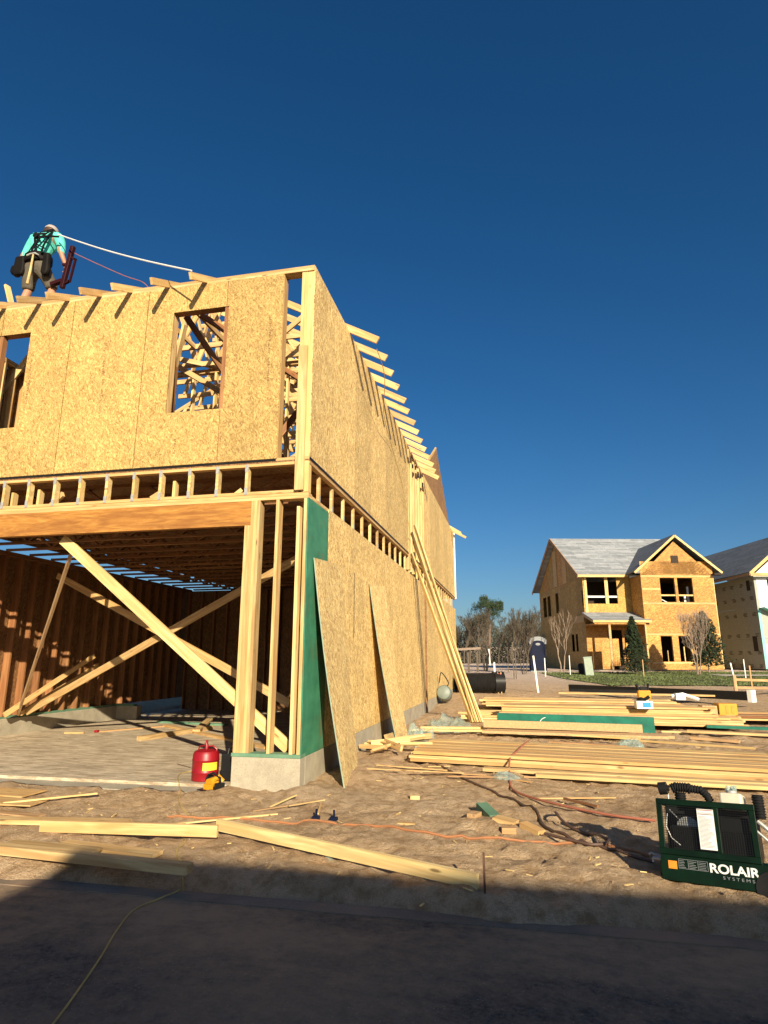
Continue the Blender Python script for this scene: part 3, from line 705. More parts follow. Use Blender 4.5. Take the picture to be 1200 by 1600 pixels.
# ================================================================== person on the roof
PX, PY, PZ = -5.16, .7, 6.98
PS = 1.10
def pb(): return Matrix.Translation((PX, PY, PZ)) @ Matrix.Diagonal((PS, PS, PS, 1))
def skinned(name, pts, edges, mat, parent, sub=2, root=0, mw=None):
    me = bpy.data.meshes.new(name); me.from_pydata([p[:3] for p in pts], edges, []); me.update()
    o = put(name, me, pb() if mw is None else mw, mat, parent)
    o.modifiers.new('skin', 'SKIN'); o.modifiers.new('sub', 'SUBSURF').levels = sub; o.modifiers['sub'].render_levels = sub
    for i, p in enumerate(pts):
        r = p[3]; me.skin_vertices[0].data[i].radius = (r, r) if not hasattr(r, '__len__') else r
        me.skin_vertices[0].data[i].use_root = (i == root)
    for q in me.polygons: q.use_smooth = True
    return o
PE = thing('person', 'roofer in turquoise shirt, pale cap and dark harness on the roof edge', 'person', (PX, PY, PZ))
B = [(.0, 0, .84, (.15, .11)), (0, .0, .98, (.145, .11)), (.01, .02, 1.12, (.165, .11)), (.02, .06, 1.28, (.195, .12)), (.02, .10, 1.37, (.13, .09)), (.0, .12, 1.43, .060), (-.03, .15, 1.49, .066), (-.04, .19, 1.55, .088), (-.04, .21, 1.61, .078),
     (-.20, .09, 1.37, .068), (-.28, .07, 1.20, .052), (-.33, .03, 1.06, .044), (-.335, .06, .93, .036), (-.33, .10, .83, .030),
     (.22, .10, 1.36, .068), (.30, .07, 1.20, .052), (.34, .03, 1.07, .044), (.385, .06, .93, .036), (.41, .10, .84, .030),
     (-.11, .0, .76, .098), (-.16, .06, .44, .062), (-.17, .02, .30, .058), (-.18, .0, .08, .04), (-.18, .10, .02, .045),
     (.12, .0, .76, .098), (.22, .12, .46, .062), (.24, .06, .30, .058), (.26, .0, .08, .04), (.26, .12, .02, .045)]
EB = [(0, 1), (1, 2), (2, 3), (3, 4), (4, 5), (5, 6), (6, 7), (7, 8), (3, 9), (9, 10), (10, 11), (11, 12), (12, 13), (3, 14), (14, 15), (15, 16), (16, 17), (17, 18), (0, 19), (19, 20), (20, 21), (21, 22), (22, 23), (0, 24), (24, 25), (25, 26), (26, 27), (27, 28)]
skinned('body', B, EB, M['skin'], PE)
g = lambda i, k: (B[i][0], B[i][1], B[i][2], tuple(q + k for q in B[i][3]) if hasattr(B[i][3], '__len__') else B[i][3] + k)
sh = [(0, 0, .84, (.185, .145))] + [g(i, .022) for i in (1, 2, 3, 4)] + [(.0, .12, 1.42, .075)] + [g(9, .034), g(10, .02)] + [(-.338, .045, .99, .056)] + [g(14, .034), g(15, .02)] + [(.365, .045, .99, .056)]
skinned('shirt', sh, [(0, 1), (1, 2), (2, 3), (3, 4), (4, 5), (3, 6), (6, 7), (7, 8), (3, 9), (9, 10), (10, 11)], M['shirt'], PE)
st = [(0, 0, .92, (.16, .125)), (0, 0, .82, (.17, .13)), (-.115, .0, .72, .115), (-.155, .045, .50, .095), (-.158, .05, .43, .092), (.125, 0, .72, .115), (.21, .10, .50, .095), (.215, .11, .44, .092)]
skinned('shorts', st, [(0, 1), (1, 2), (2, 3), (3, 4), (1, 5), (5, 6), (6, 7)], M['shorts'], PE)

MB().lathe([(.105, 0), (.108, .03), (.10, .07), (.075, .10), (.03, .115)], 16, Matrix.Translation((-.04, .20, 1.565)) @ Matrix.Rotation(R_(-24), 4, 'X')).box(-.10, .02, .28, .39, 1.53, 1.545).build('cap', M['cap'], PE, smooth=True, mw=pb())
MB().lathe([(.05, 0), (.092, .03), (.098, .07), (.09, .1)], 14, Matrix.Translation((-.04, .18, 1.47))).build('hair', M['hair'], PE, smooth=True, mw=pb())
# hands with fingers
for s_, (hx, hy, hz) in ((-1, (-.33, .11, .80)), (1, (.415, .115, .81))):
    b = MB(); b.tube([(hx, hy, hz + .05), (hx, hy, hz), (hx, hy + .01, hz - .045)], [.026, .036, .032], 8)
    for q in range(4):
        oy = -.03 + q * .02; b.tube([(hx, hy + oy, hz - .04), (hx - s_ * .008, hy + oy, hz - .075 - .006 * (q in (1, 2))), (hx - s_ * .03, hy + oy, hz - .095)], [.0095, .009, .007], 6)
    b.tube([(hx, hy + .03, hz), (hx - s_ * .015, hy + .055, hz - .02), (hx - s_ * .025, hy + .06, hz - .05)], [.012, .011, .008], 6)
    b.build('hand', M['skin'], PE, smooth=True, mw=pb())
for s_, x, y_ in ((-1, -.18, .05), (1, .26, .06)):
    MB().tube([(x, y_ - .09, .05), (x, y_, .055), (x, y_ + .17, .04)], [.045, .055, .04], 8).tube([(x, y_ - .05, .05), (x, y_ - .05, .16)], .056, 8).build('boot', M['leather'], PE, smooth=True, mw=pb())
hb = MB()
def strap(pts, w=.022):
    for p, q in zip(pts[:-1], pts[1:]): hb.beam(Vector(p) + Vector((.02, -.012, 0)), Vector(q) + Vector((.02, -.012, 0)), w * 1.5, .012, up=(0, -1, .15))
strap([(-.10, .055, 1.45), (.0, -.09, 1.30), (.02, -.155, 1.18), (.05, -.145, 1.0), (.08, -.14, .9)]); strap([(.16, .02, 1.44), (.14, -.08, 1.30), (.10, -.155, 1.16), (.0, -.15, 1.0), (-.02, -.14, .9)])
strap([(-.10, .055, 1.45), (.16, .02, 1.44)]); strap([(.17, .0, 1.40), (.19, -.07, 1.25), (.17, -.13, 1.05), (.15, -.13, .92)]); strap([(-.17, -.05, 1.02), (.02, -.15, 1.10), (.17, -.10, 1.02)], .012)
strap([(.0, -.10, 1.30), (.14, -.10, 1.28)], .02)
hb.tube([(.06, -.14, 1.22), (.06, -.19, 1.22)], .045, 10); hb.tube([(.1, -.16, 1.2), (.24, -.12, 1.22), (.42, -.12, 1.18)], .014, 6)
hb.build('harness', M['harness'], PE, mw=pb())
tb = MB().lathe([(.205, .84), (.215, .86), (.212, .96), (.20, .975)], 20, Matrix.Diagonal((1, .80, 1, 1)))
tb.build('tool_belt', M['leather'], PE, mw=pb())
for (x0, x1, y0, y1, z0, z1) in ((-.33, -.12, -.13, -.05, .62, .95), (.17, .31, -.13, -.05, .56, .94), (-.40, -.26, -.11, .02, .66, .82)):
    b = MB(); b.prism([(x0 + .02, z1), (x0, z0 + .05), (x0 + .04, z0), (x1 - .03, z0), (x1, z0 + .07), (x1 - .02, z1)], y0, y1); b.build('pouch', M['leather'], PE, mw=pb(), bevel=.035)
hm = thing('claw_hammer', 'claw hammer with pale wooden handle hanging behind the roofer', 'hammer', (PX + .07, PY - .17, PZ + .3))
MB().tube([(.07, -.18, .88), (.065, -.185, .6), (.05, -.19, .38)], [.013, .018, .02], 8).build('handle', M['pine_pale'], hm, mw=pb())
MB().tube([(-.04, -.18, .88), (.02, -.18, .90), (.10, -.18, .90), (.17, -.18, .86)], [.016, .014, .016, .008], 8).build('hammer_head', M['steel'], hm, mw=pb())
ng = thing('nail_gun', 'dark red framing nail gun held in the right hand of the roofer', 'nail gun', (PX + .5, PY, PZ + .4))
mg = Matrix.Translation((PX + .52, PY + .02, PZ + .42)) @ Matrix.Rotation(R_(8), 4, 'Y') @ Matrix.Scale(1.15, 4)
dkred = plain('dark_red_paint', (.028, .004, .006), .5, spec=.2)
MB().box(-.03, .03, -.03, .03, 0, .68).build('gun_body', dkred, ng, mw=mg, bevel=.008)
MB().beam((.03, 0, .50), (.10, 0, .46), .03, .03).beam((.03, 0, .08), (.10, 0, .12), .03, .03).beam((.10, 0, .1), (.10, 0, .48), .025, .03).beam((-.03, 0, .12), (-.2, 0, .06), .06, .05).beam((-.09, 0, .38), (-.03, 0, .38), .035, .035).build('magazine', dkred, ng, mw=mg)
ra, rb = Vector((PX + .42, PY - .12, PZ + 1.36)), Vector((-1.60, -.42, 6.52)); rope_pts = [ra.lerp(rb, q_ / 6) - Vector((0, 0, .05 * math.sin(math.pi * q_ / 6))) for q_ in range(7)]
cord('lifeline_rope', 'white safety rope running from the harness to the roof corner', 'rope', rope_pts, .011, M['white'])
cord('air_hose', 'thin reddish air hose curving in the air behind the roofer', 'hose', [(PX + .62, PY + .05, PZ + 1.1), (-4.0, .7, 7.75), (-3.4, .6, 7.38), (-3.0, .5, 7.15), (-2.8, .4, 6.95)], .006, M['hosered'])

# ================================================================== things in the garage mouth
gc = thing('gas_can', 'round red steel safety fuel can with yellow label beside the concrete pier', 'fuel can', (-1.27, .22, .03))
mg = Matrix.Translation((-1.27, .22, .03)) @ Matrix.Diagonal((1.04, 1.04, .90, 1))
MB().lathe([(.135, 0), (.148, .012), (.15, .10), (.155, .108), (.15, .116), (.15, .25), (.155, .258), (.15, .266), (.147, .33), (.13, .365), (.08, .385), (.03, .39)], 28).build('can_body', M['red'], gc, smooth=True, mw=mg)
MB().tube([(0, 0, .38), (0, 0, .44), (-.015, 0, .47)], [.022, .02, .016], 12).tube([(0, .0, .45), (.0, 0, .50)], .014, 10).build('spout', M['red'], gc, smooth=True, mw=mg)
MB().tube([(-.10, 0, .37), (-.09, 0, .42), (-.02, .0, .43)], .008, 6).tube([(.02, 0, .42), (.08, 0, .43), (.13, 0, .39), (.12, 0, .36)], .011, 6).build('carry_handle', M['red'], gc, smooth=True, mw=mg)
MB().lathe([(.1515, .135), (.1515, .235)], 40).build('tmp', M['ylabel'])
bpy.data.objects.remove(bpy.data.objects['tmp'])
b = MB(); an = [R_(-75 + i * 7.5) for i in range(10)]
for i in range(9):
    b.add([(.1525 * math.cos(an[i]), .1525 * math.sin(an[i]), .14), (.1525 * math.cos(an[i + 1]), .1525 * math.sin(an[i + 1]), .14), (.1525 * math.cos(an[i + 1]), .1525 * math.sin(an[i + 1]), .235), (.1525 * math.cos(an[i]), .1525 * math.sin(an[i]), .235)], [(0, 1, 2, 3)])
b.build('warning_label', M['ylabel'], gc, mw=mg)
b = MB()
for i in range(9): b.add([(.1535 * math.cos(an[i]), .1535 * math.sin(an[i]), .213), (.1535 * math.cos(an[i + 1]), .1535 * math.sin(an[i + 1]), .213), (.1535 * math.cos(an[i + 1]), .1535 * math.sin(an[i + 1]), .219), (.1535 * math.cos(an[i]), .1535 * math.sin(an[i]), .219)], [(0, 1, 2, 3)])
b.build('label_stripe', M['orange_lbl'], gc, mw=mg)
sw = thing('cordless_saw', 'yellow and black cordless circular saw at the foot of the concrete pier', 'circular saw', (-.97, -.16, 0))
ms = Matrix.Translation((-.98, -.15, .0)) @ Matrix.Rotation(R_(-20), 4, 'Z')
MB().tube([(-.02, -.04, .07), (-.02, .06, .08)], .055, 14).tube([(0, 0, .1), (.06, .03, .14), (.09, .06, .09)], .03, 8).box(-.06, .04, -.08, -.03, .015, .07).build('motor_housing', M['yellow'], sw, smooth=True, mw=ms)
MB().tube([(-.10, .0, .07), (-.08, .0, .15), (0, .0, .18), (.09, .02, .13), (.10, .02, .06)], .014, 8).box(-.14, .10, -.10, .10, .004, .010).tube([(-.08, .03, .08), (-.08, .045, .08)], .075, 18).box(.06, .13, -.03, .06, .02, .08).build('handle_and_guard', M['black'], sw, smooth=True, mw=ms)
jb = thing('black_shadow_case', 'black case-like thing, mostly shadow built solid, between fuel can and pier', 'tool case', (-.97, .25, .03))  # solid black box stands for a dark thing that is mostly shadow
MB().box(-1.06, -.90, .18, .40, .03, .34).build('case_shell', M['black'], jb, bevel=.02); MB().tube([(-.98, .2, .33), (-.98, .22, .39), (-.98, .36, .39), (-.98, .38, .33)], .01, 6).build('case_handle', M['black'], jb)
# lumber on the slab
zz = .03
def board(label, p, q, w, h, mat, cat='board', name='loose_board', group=None, zoff=0, roll=0, base=None):
    z = (gmax(p, q) if base is None else base) + h / 2 + zoff
    z0 = z + (p[2] if len(p) > 2 else 0); z1 = z + (q[2] if len(q) > 2 else 0)
    return tag(beam(name, (p[0], p[1], z0), (q[0], q[1], z1), w, h, M[mat], roll=roll), label, cat, group)
board('long pine board lying deep on the garage slab towards the pier', (-5.0, 5.6), (-1.55, 2.85), .14, .038, 'pine', base=zz)
board('short pine offcut crossing the dusty slab, left end nearest the street', (-4.15, 3.3), (-3.75, 5.2), .10, .08, 'pine', base=zz)
board('pine offcut crossed over the long board on the slab', (-3.7, 4.5), (-4.3, 6.2, .05), .14, .038, 'pine', base=zz + .038)
board('flat pine board lying in the shade at the back of the slab', (-5.6, 6.3), (-3.8, 6.0), .14, .038, 'pine', base=zz)
board('thin green treated strip lying on the garage slab', (-5.75, 4.3), (-4.9, 5.7), .09, .02, 'pine_rough', base=zz).material_slots[0].link = 'OBJECT'
bpy.context.view_layer.update()
bpy.data.objects['loose_board.004'].material_slots[0].material = TS
board('small pale offcut on the slab near the left garage wall', (-6.2, 4.0), (-5.85, 4.1), .06, .03, 'pine', base=zz, cat='offcut', name='offcut')
tag(MB().box(-5.75, -5.68, 4.25, 4.33, .031, .075).build('red_block', M['red'], bevel=.01), 'tiny red and dark block on the slab by the left wall', 'block')

# ================================================================== boards on the dirt in front
board('long pine stud lying diagonally toward the rusty stake', (-.17, -1.64), (2.13, -2.60), .038, .089, 'pine_pale')
board('straight pine stud lying parallel to the slab edge, short of the diagonal one', (-1.62, -2.02), (-.06, -1.86), .038, .089, 'pine')
board('wide pine board running in from the left behind the straight stud', (-3.2, -1.9), (-1.05, -1.62), .14, .038, 'pine')
board('thick board on the street edge crossing from the left into the shadow', (-2.6, -2.52), (.17, -2.74), .089, .06, 'pine', zoff=.03)
board('flat warped board just above the street edge board', (-1.15, -2.35), (-.25, -2.45), .14, .03, 'pine')
board('second flat board touching the street edge board', (-1.5, -2.5), (-.7, -2.55), .14, .025, 'pine', zoff=.02)
board('splintered yellow lath pointing to the concrete pier', (-.72, -1.50), (.10, -.92), .03, .012, 'pine_pale')
board('thin green strip crossing the splintered lath', (-.15, -.95), (.15, -.62), .03, .012, 'pine_rough')
board('thin lath leaning out of the dirt left of the pier base', (-.05, -.75), (.12, -.45, .06), .02, .012, 'pine_pale')
board('thin stick beside the small dark clamps', (.42, -.55), (.52, -.95), .018, .012, 'pine')
board('slim stick in front of the concrete pier', (.15, -.75), (.42, -.42), .018, .012, 'pine')
board('strand board scrap at the left frame edge in front of the slab', (-3.6, -.75), (-2.75, -.78), .35, .012, 'pine', cat='scrap', name='scrap_sheet')
board('second strand board scrap at the left, lower and nearer', (-3.3, -1.15), (-2.4, -1.1), .30, .012, 'pine', cat='scrap', name='scrap_sheet')
board('pale lath leaning over the left board scraps', (-2.75, -1.2), (-1.95, -.82, .05), .035, .015, 'pine_pale')
board('grey green flat strip lying left of the wide board', (-2.6, -1.45), (-2.05, -1.5), .12, .012, 'pine_rough')
board('short flat offcut right of the wide board end', (-1.0, -1.72), (-.55, -1.5), .07, .02, 'pine', cat='offcut', name='offcut')
for q_ in (.38, .43, .62, .66, .80):
    p_ = Vector((-.17, -1.64, 0)).lerp(Vector((2.13, -2.60, 0)), q_); par = bpy.data.objects['loose_board.005']; mwp = WM[par.name]
    MB().box(2.49 * q_, 2.49 * q_ + .05, -.012, .010, .0447, .0455).build('lumber_stamp', M['stamp2'], par, mw=mwp)
# small dark clamps
for i, (x, y, lab) in enumerate(((.52, -1.0, 'small dark plastic clamp at the end of the thin stick'), (.70, -1.02, 'small dark blue plastic clamp right of the other clamp'))):
    b = MB().box(x - .04, x + .03, y - .02, y + .03, g1(x, y), g1(x, y) + .035).beam((x, y, g1(x, y) + .03), (x - .02, y + .06, g1(x, y) + .08), .02, .02).build('clamp', M['navy'], bevel=.006); tag(b, lab, 'clamp')
# offcut group
def chunk(label, x, y, a, L, w, h, mat, tilt=0):
    z = g1(x, y); m = Matrix.Translation((x, y, z - .005)) @ Matrix.Rotation(R_(a), 4, 'Z') @ Matrix.Rotation(R_(tilt), 4, 'Y')
    o = MB().box(-L / 2, L / 2, -w / 2, w / 2, 0, h).build('offcut', M[mat], mw=m, bevel=.002); return tag(o, label, 'offcut')
chunk('green sealed wood offcut resting on edge beside two pine blocks', 2.10, -.62, -62, .30, .11, .07, 'green_coat', 10).data.materials[0] = plain('green_treated_block', (.10, .20, .12), .7)
chunk('pine block immediately right of the green offcut', 2.27, -.93, -20, .20, .14, .04, 'pine', 6)
chunk('second pine block, right of the first, pointing down right', 2.50, -1.08, -45, .22, .09, .045, 'pine', 8)
chunk('dull wood block tucked behind the green offcut', 1.98, -.72, 70, .14, .09, .04, 'pine_rough')
chunk('small weathered block under the pine blocks', 2.3, -1.15, 10, .12, .07, .05, 'pine_rough')
chunk('lone small pale block left of the green offcut, by the tarps', 1.30, -.02, 15, .10, .07, .045, 'pine_pale')
chunk('small flat wood chip near the orange hose', 1.40, -1.10, 0, .16, .06, .02, 'pine')
tag(beam('rusty_stake', (2.175, -2.63, -.25), (2.175, -2.64, .215), .014, .014, M['rust'], up=(1, 0, 0)), 'rusty steel stake standing at the end of the diagonal stud', 'stake')
cr = MB()
for i in range(7): cr.tube([(1.05 + random.uniform(-.1, .1), -2.0 + random.uniform(-.12, .12), -.05 + random.uniform(.0, .05)) for _ in range(2)], .03, 5)
tag(cr.build('crumpled_film', M['wrap']), 'crumpled clear film scrap by the diagonal stud', 'plastic scrap')

ORD = ['first', 'second', 'third', 'fourth', 'fifth', 'sixth', 'seventh', 'eighth', 'ninth', 'tenth', 'eleventh', 'twelfth']
# scrap pile behind second sheet
random.seed(5)
sc = [(.15, 3.1, 20, .5), (.30, 2.9, -35, .55), (.42, 2.5, 60, .5), (.45, 2.9, 10, .6), (.25, 2.55, -10, .45), (.55, 2.6, -55, .62), (.62, 3.1, 25, .7), (.75, 3.3, 5, .6), (.85, 2.9, 15, .5), (.35, 3.3, 85, .4)]
for i, (x, y, a, L) in enumerate(sc):
    dx, dy = math.cos(R_(a)) * L / 2, math.sin(R_(a)) * L / 2
    board('pine offcut in the heap below the leaning sheet, ' + ORD[i] + ' laid from the wall', (x - dx, y - dy, random.uniform(0, .04)), (x + dx, y + dy, random.uniform(.0, .10)), .038, .089 if i % 2 else .05, 'pine' if i % 3 else 'pine_pale', cat='offcut', name='offcut', group='offcuts in the heap below the leaning sheet', zoff=.02 * (i // 2), roll=R_(random.uniform(-40, 60)))
# plastic wrap pieces
def wrapblob(label, cx, cy, rx, ry, h, seed):
    random.seed(seed); n = 22; v = []; f = []
    for i in range(n):
        for j in range(n):
            u = i / (n - 1) * 2 - 1; w = j / (n - 1) * 2 - 1
            e = max(0, 1 - (u * u + w * w)); nz = float(vnoise(np.array([u * 3.2 + seed]), np.array([w * 3.2]), seed)[0])
            x = cx + u * rx * (1 + .3 * nz); y = cy + w * ry * (1 + .3 * nz)
            n3 = float(vnoise(np.array([u * 8. + seed]), np.array([w * 8.]), seed + 1)[0]); v.append((x, y, g1(x, y) + .01 + h * e ** .4 * (.15 + .7 * nz * nz + .55 * n3)))
    f = [(i * n + j, (i + 1) * n + j, (i + 1) * n + j + 1, i * n + j + 1) for i in range(n - 1) for j in range(n - 1) if ((i / (n - 1) * 2 - 1) ** 2 + (j / (n - 1) * 2 - 1) ** 2) < 1.1]
    return tag(put('plastic_wrap', mesh('plastic_wrap', v, f, True), mat=M['wrap']), label, 'plastic wrap')
wrapblob('clear plastic wrap bunched at the foot of the second leaning sheet', .82, 3.75, .20, .35, .40, 3)
wrapblob('clear plastic wrap spread beside the foot of the propped boards', .95, 6.7, .38, .7, .26, 8)
wrapblob('crumple of clear wrap lying on top of the long front pile', 4.15, 4.2, .20, .22, .16, 5)
wrapblob('bit of clear wrap on dirt below the long front pile', 2.25, 1.05, .14, .12, .06, 11)

# ================================================================== lumber piles
random.seed(21)
ORD = ['first', 'second', 'third', 'fourth', 'fifth', 'sixth', 'seventh', 'eighth', 'ninth', 'tenth', 'eleventh', 'twelfth']
def pile(label, group, a, dirv, L, n, w, h, layers, step, mats, jit=.08, z=None, name='stacked_board'):
    d = Vector((dirv[0], dirv[1], 0)).normalized(); s = Vector((-d.y, d.x, 0))
    for ly in range(layers):
        for i in range(n - (ly if layers > 1 else 0) // 2):
            if random.random() < .03: continue
            off = random.uniform(-jit, jit); p = Vector((a[0], a[1], 0)) + s * (i * step + ly * .03 + random.uniform(-.008, .008)) + d * off
            yaw = random.uniform(-.006, .006); dd = d * math.cos(yaw) + s * math.sin(yaw); LL = L * random.choice((1, 1, .97, 1.03)); q = p + dd * LL
            zb = (z if z is not None else max(g1(p.x, p.y), g1(q.x, q.y), g1((p.x + q.x) / 2, (p.y + q.y) / 2)) + .02)
            zz_ = zb + h / 2 + ly * (h + .0015)
            lay = ('' if layers == 1 else ', ' + ('bottom' if ly == 0 else 'top' if ly == layers - 1 else ORD[ly]) + ' layer')
            zz_ += random.uniform(0, .012) * (ly == layers - 1)
            tag(beam(name, (p.x, p.y, zz_), (q.x, q.y, zz_ + random.uniform(0, .006)), w, h, M[random.choice(mats)]), label + lay + ', ' + ORD[i] + ' from its near edge', 'board', group)
PL = ['pine', 'pine', 'pine_pale', 'pine']
pile('board in the wide front pile', 'boards in the long front pile', (.88, 2.15), (4.43, -.62), 4.9, 11, .140, .038, 3, .150, PL, .07, z=.035)
board('long board lying loose along the near edge of the front pile', (1.95, 1.50), (6.3, 1.05), .14, .038, 'pine', zoff=.01)
board('wide board lying just outside the loose one at the front pile', (2.6, 1.25), (6.6, .85), .14, .038, 'pine_pale', zoff=.0)
board('short weathered board on the far side of the front pile', (2.9, 4.35), (4.1, 4.0), .10, .02, 'pine_rough', zoff=.05)
board('pale thin board lying along the back of the front pile', (3.3, 5.0), (4.4, 4.6), .06, .03, 'pine_pale', zoff=.08)
board('pale thin board continuing right along the back of the front pile', (4.35, 4.4), (5.9, 3.8), .06, .03, 'pine_pale', zoff=.08)
# green faced laminated beams
pile('tan laminated beam before the green one', 'laminated beams in front of the green beam', (1.75, 5.45), (3.12, -.30), 3.25, 3, .14, .045, 1, .16, ['lvl_edge'], .03, z=.06)
tag(beam('laminated_beam', (1.72, 5.95, .19), (4.62, 5.60, .19), .045, .14, M['lvl_edge']), 'laminated beam on edge between the flat brown beams and the green one', 'beam')
gb = tag(beam('green_beam', (1.98, 6.45, .215), (4.92, 6.05, .215), .09, .28, M['green_coat']), 'laminated beam with vivid green sealed face beside the tan beams', 'beam')
tag(beam('laminated_beam', (2.02, 6.56, .355), (4.88, 6.18, .355), .12, .03, M['lvl_edge']), 'tan sheet edge lying on top of the green beam', 'beam')
cord('binding_strap', 'white plastic strap looped over the green beam', 'strap', [(2.75, 6.27, .08), (2.85, 6.28, .26), (3.0, 6.28, .30), (3.2, 6.26, .24), (3.32, 6.2, .08)], .008, M['white'])
# second pile
pile('board in the back stack', 'boards in the back stack', (2.05, 7.6), (4.6, -.05), 4.3, 9, .14, .038, 8, .15, PL, .06, z=.10)
pile('board in the right tier', 'boards in the tier right of the back stack', (4.6, 7.3), (3, -.15), 2.2, 7, .14, .038, 4, .16, PL, .18, z=.10)
pile('board in the farthest pile', 'boards in the farthest flat layer', (1.45, 10.9), (5, -.2), 4.9, 9, .14, .038, 4, .16, PL, .12, z=.18)
pile('thin board beside the propped bundle', 'boards in the row beside the propped bundle', (1.05, 7.9), (2, -.1), 2.0, 5, .09, .038, 2, .4, ['pine_pale', 'pine'], .2, z=.10)
pile('thin board near the wall', 'thin boards near the wall', (.45, 5.6), (1, .12), 1.35, 2, .09, .038, 1, .35, ['pine_pale'], .1)
board('green topped board lying across the far flat layer', (3.7, 14.6), (8.2, 13.9), .3, .05, 'pine', base=.34).material_slots[0].link = 'OBJECT'
board('dark red brown board at the right end of the far layer', (6.3, 9.8), (9.6, 9.2), .14, .038, 'pine', base=.14)
pile('board in the low right edge pile', 'boards in the right edge pile', (6.35, 8.6), (3, .0), 3.6, 7, .14, .038, 2, .22, ['pine', 'pine_dark_shaded', 'pine'], .2, z=.12)
board('wide tan board pointing left out of the right edge pile', (5.6, 6.55), (9.2, 5.55), .2, .04, 'pine', zoff=.03)
gbd = board('green sealed plank above the wide tan board', (6.1, 7.1), (9.5, 6.4), .12, .05, 'pine', zoff=.05); gbd.material_slots[0].link = 'OBJECT'; gbd.material_slots[0].material = M['green_coat']
board('weathered crooked offcut before the right edge pile', (5.5, 5.9), (6.2, 5.5), .07, .05, 'pine_rough', cat='offcut', name='offcut')
board('short pale offcut lying left of the right edge pile', (5.2, 6.9), (5.75, 6.8), .09, .03, 'pine_pale', cat='offcut', name='offcut')
# boxes and tools on the stacks
wb = thing('white_box', 'open white carton with a blue label on the near edge of the back stack', 'box', (5.0, 7.4, .41))
b = MB().box(4.86, 5.18, 7.40, 7.72, .412, .42).box(4.86, 5.18, 7.40, 7.408, .42, .57).box(4.86, 5.18, 7.712, 7.72, .42, .57).box(4.86, 4.868, 7.408, 7.712, .42, .57).box(5.172, 5.18, 7.408, 7.712, .42, .57)
b.build('carton', M['white'], wb); MB().box(4.98, 5.14, 7.396, 7.399, .44, .54).build('blue_label', M['blue_lbl'], wb)
tag(MB().lathe([(.0, .0), (.08, .02), (.10, .07), (.07, .12), (.02, .14)], 12, Matrix.Translation((4.98, 7.55, .50))).tube([(5.02, 7.5, .58), (5.14, 7.48, .66)], .035, 8).build('tool_bag', M['black'], smooth=True), 'round dark bag stuffed in the open white carton', 'bag')
yt = thing('yellow_nailer', 'yellow nailer with black grips standing on the far layer of boards', 'nailer', (5.75, 12, .4))
MB().box(5.62, 5.95, 11.6, 11.8, .36, .60).build('yellow_body', M['yellow'], yt, bevel=.03); MB().tube([(5.66, 11.7, .6), (5.6, 11.7, .76)], .04, 8).tube([(5.88, 11.7, .6), (5.92, 11.7, .78)], .03, 8).box(5.70, 5.86, 11.64, 11.76, .601, .70).build('grips', M['black'], yt)
yb = thing('nail_carton', 'yellow and orange carton of nails on the right tier of boards', 'box', (6.9, 8.2, .3))
MB().box(6.62, 6.98, 8.0, 8.4, .26, .50).build('carton_body', M['yellow'], yb, bevel=.01); MB().box(6.75, 6.80, 7.994, 7.998, .30, .46).box(6.86, 6.91, 7.994, 7.998, .30, .46).build('orange_stripes', M['orange_lbl'], yb)
tag(MB().box(6.3, 6.6, 8.05, 8.35, .26, .45).build('brown_carton', M['lvl_edge'], bevel=.01), 'small brown carton just left of the yellow nail carton', 'box')
bp = thing('wrapped_beam', 'long black wrapped beam with white end behind the stacks', 'beam', (6.6, 16, .3))
mwb, Lb = frame((4.3, 17.6, .40), (8.9, 13.2, .40))
MB().box(0, Lb, -.12, .12, -.12, .12).build('black_sleeve', M['black'], bp, mw=mwb); MB().box(Lb, Lb + .12, -.13, .13, -.17, .17).build('white_end', M['white'], bp, mw=mwb)
board('thin dark pipe lying behind the far layer of boards', (4.1, 15.6), (6.2, 15.3), .08, .08, 'pine_rough', base=.36, name='dark_pipe', cat='pipe').material_slots[0].link = 'OBJECT'
for nme in ('dark_pipe',): bpy.data.objects[nme].material_slots[0].material = M['black']
tag(MB().box(6.8, 7.05, 12.6, 12.8, .3, .48).tube([(6.7, 12.7, .4), (7.0, 12.7, .46), (7.4, 12.6, .32)], .05, 6).build('white_bundle', M['white_wrap']), 'white plastic bundle behind the right tier of boards', 'plastic bundle')
# grey tank by wall
tk = thing('air_tank', 'round grey pressure tank lying by the far end of the side wall', 'tank', (.15, 13.0, .2))
zt = g1(.2, 12.8)
m = Matrix.Translation((.22, 12.6, zt + .22)) @ Matrix.Rotation(R_(78), 4, 'X')
MB().lathe([(.02, -.01), (.10, .0), (.18, .05), (.225, .13), (.225, .46), (.19, .54), (.1, .58)], 22).build('tank_shell', plain('dull_tank_grey', (.17, .20, .17), .5), tk, smooth=True, mw=m)
MB().lathe([(.035, -.02), (.04, -.014), (.04, .0)], 12).build('tank_cap', M['black'], tk, smooth=True, mw=m)
cord('tank_hose', None, '', [(.22, 12.6, zt + .45), (.35, 12.3, zt + .6), (.15, 12.2, zt + .9), (.05, 12.5, zt + .6)], .015, M['black'], parent=tk)

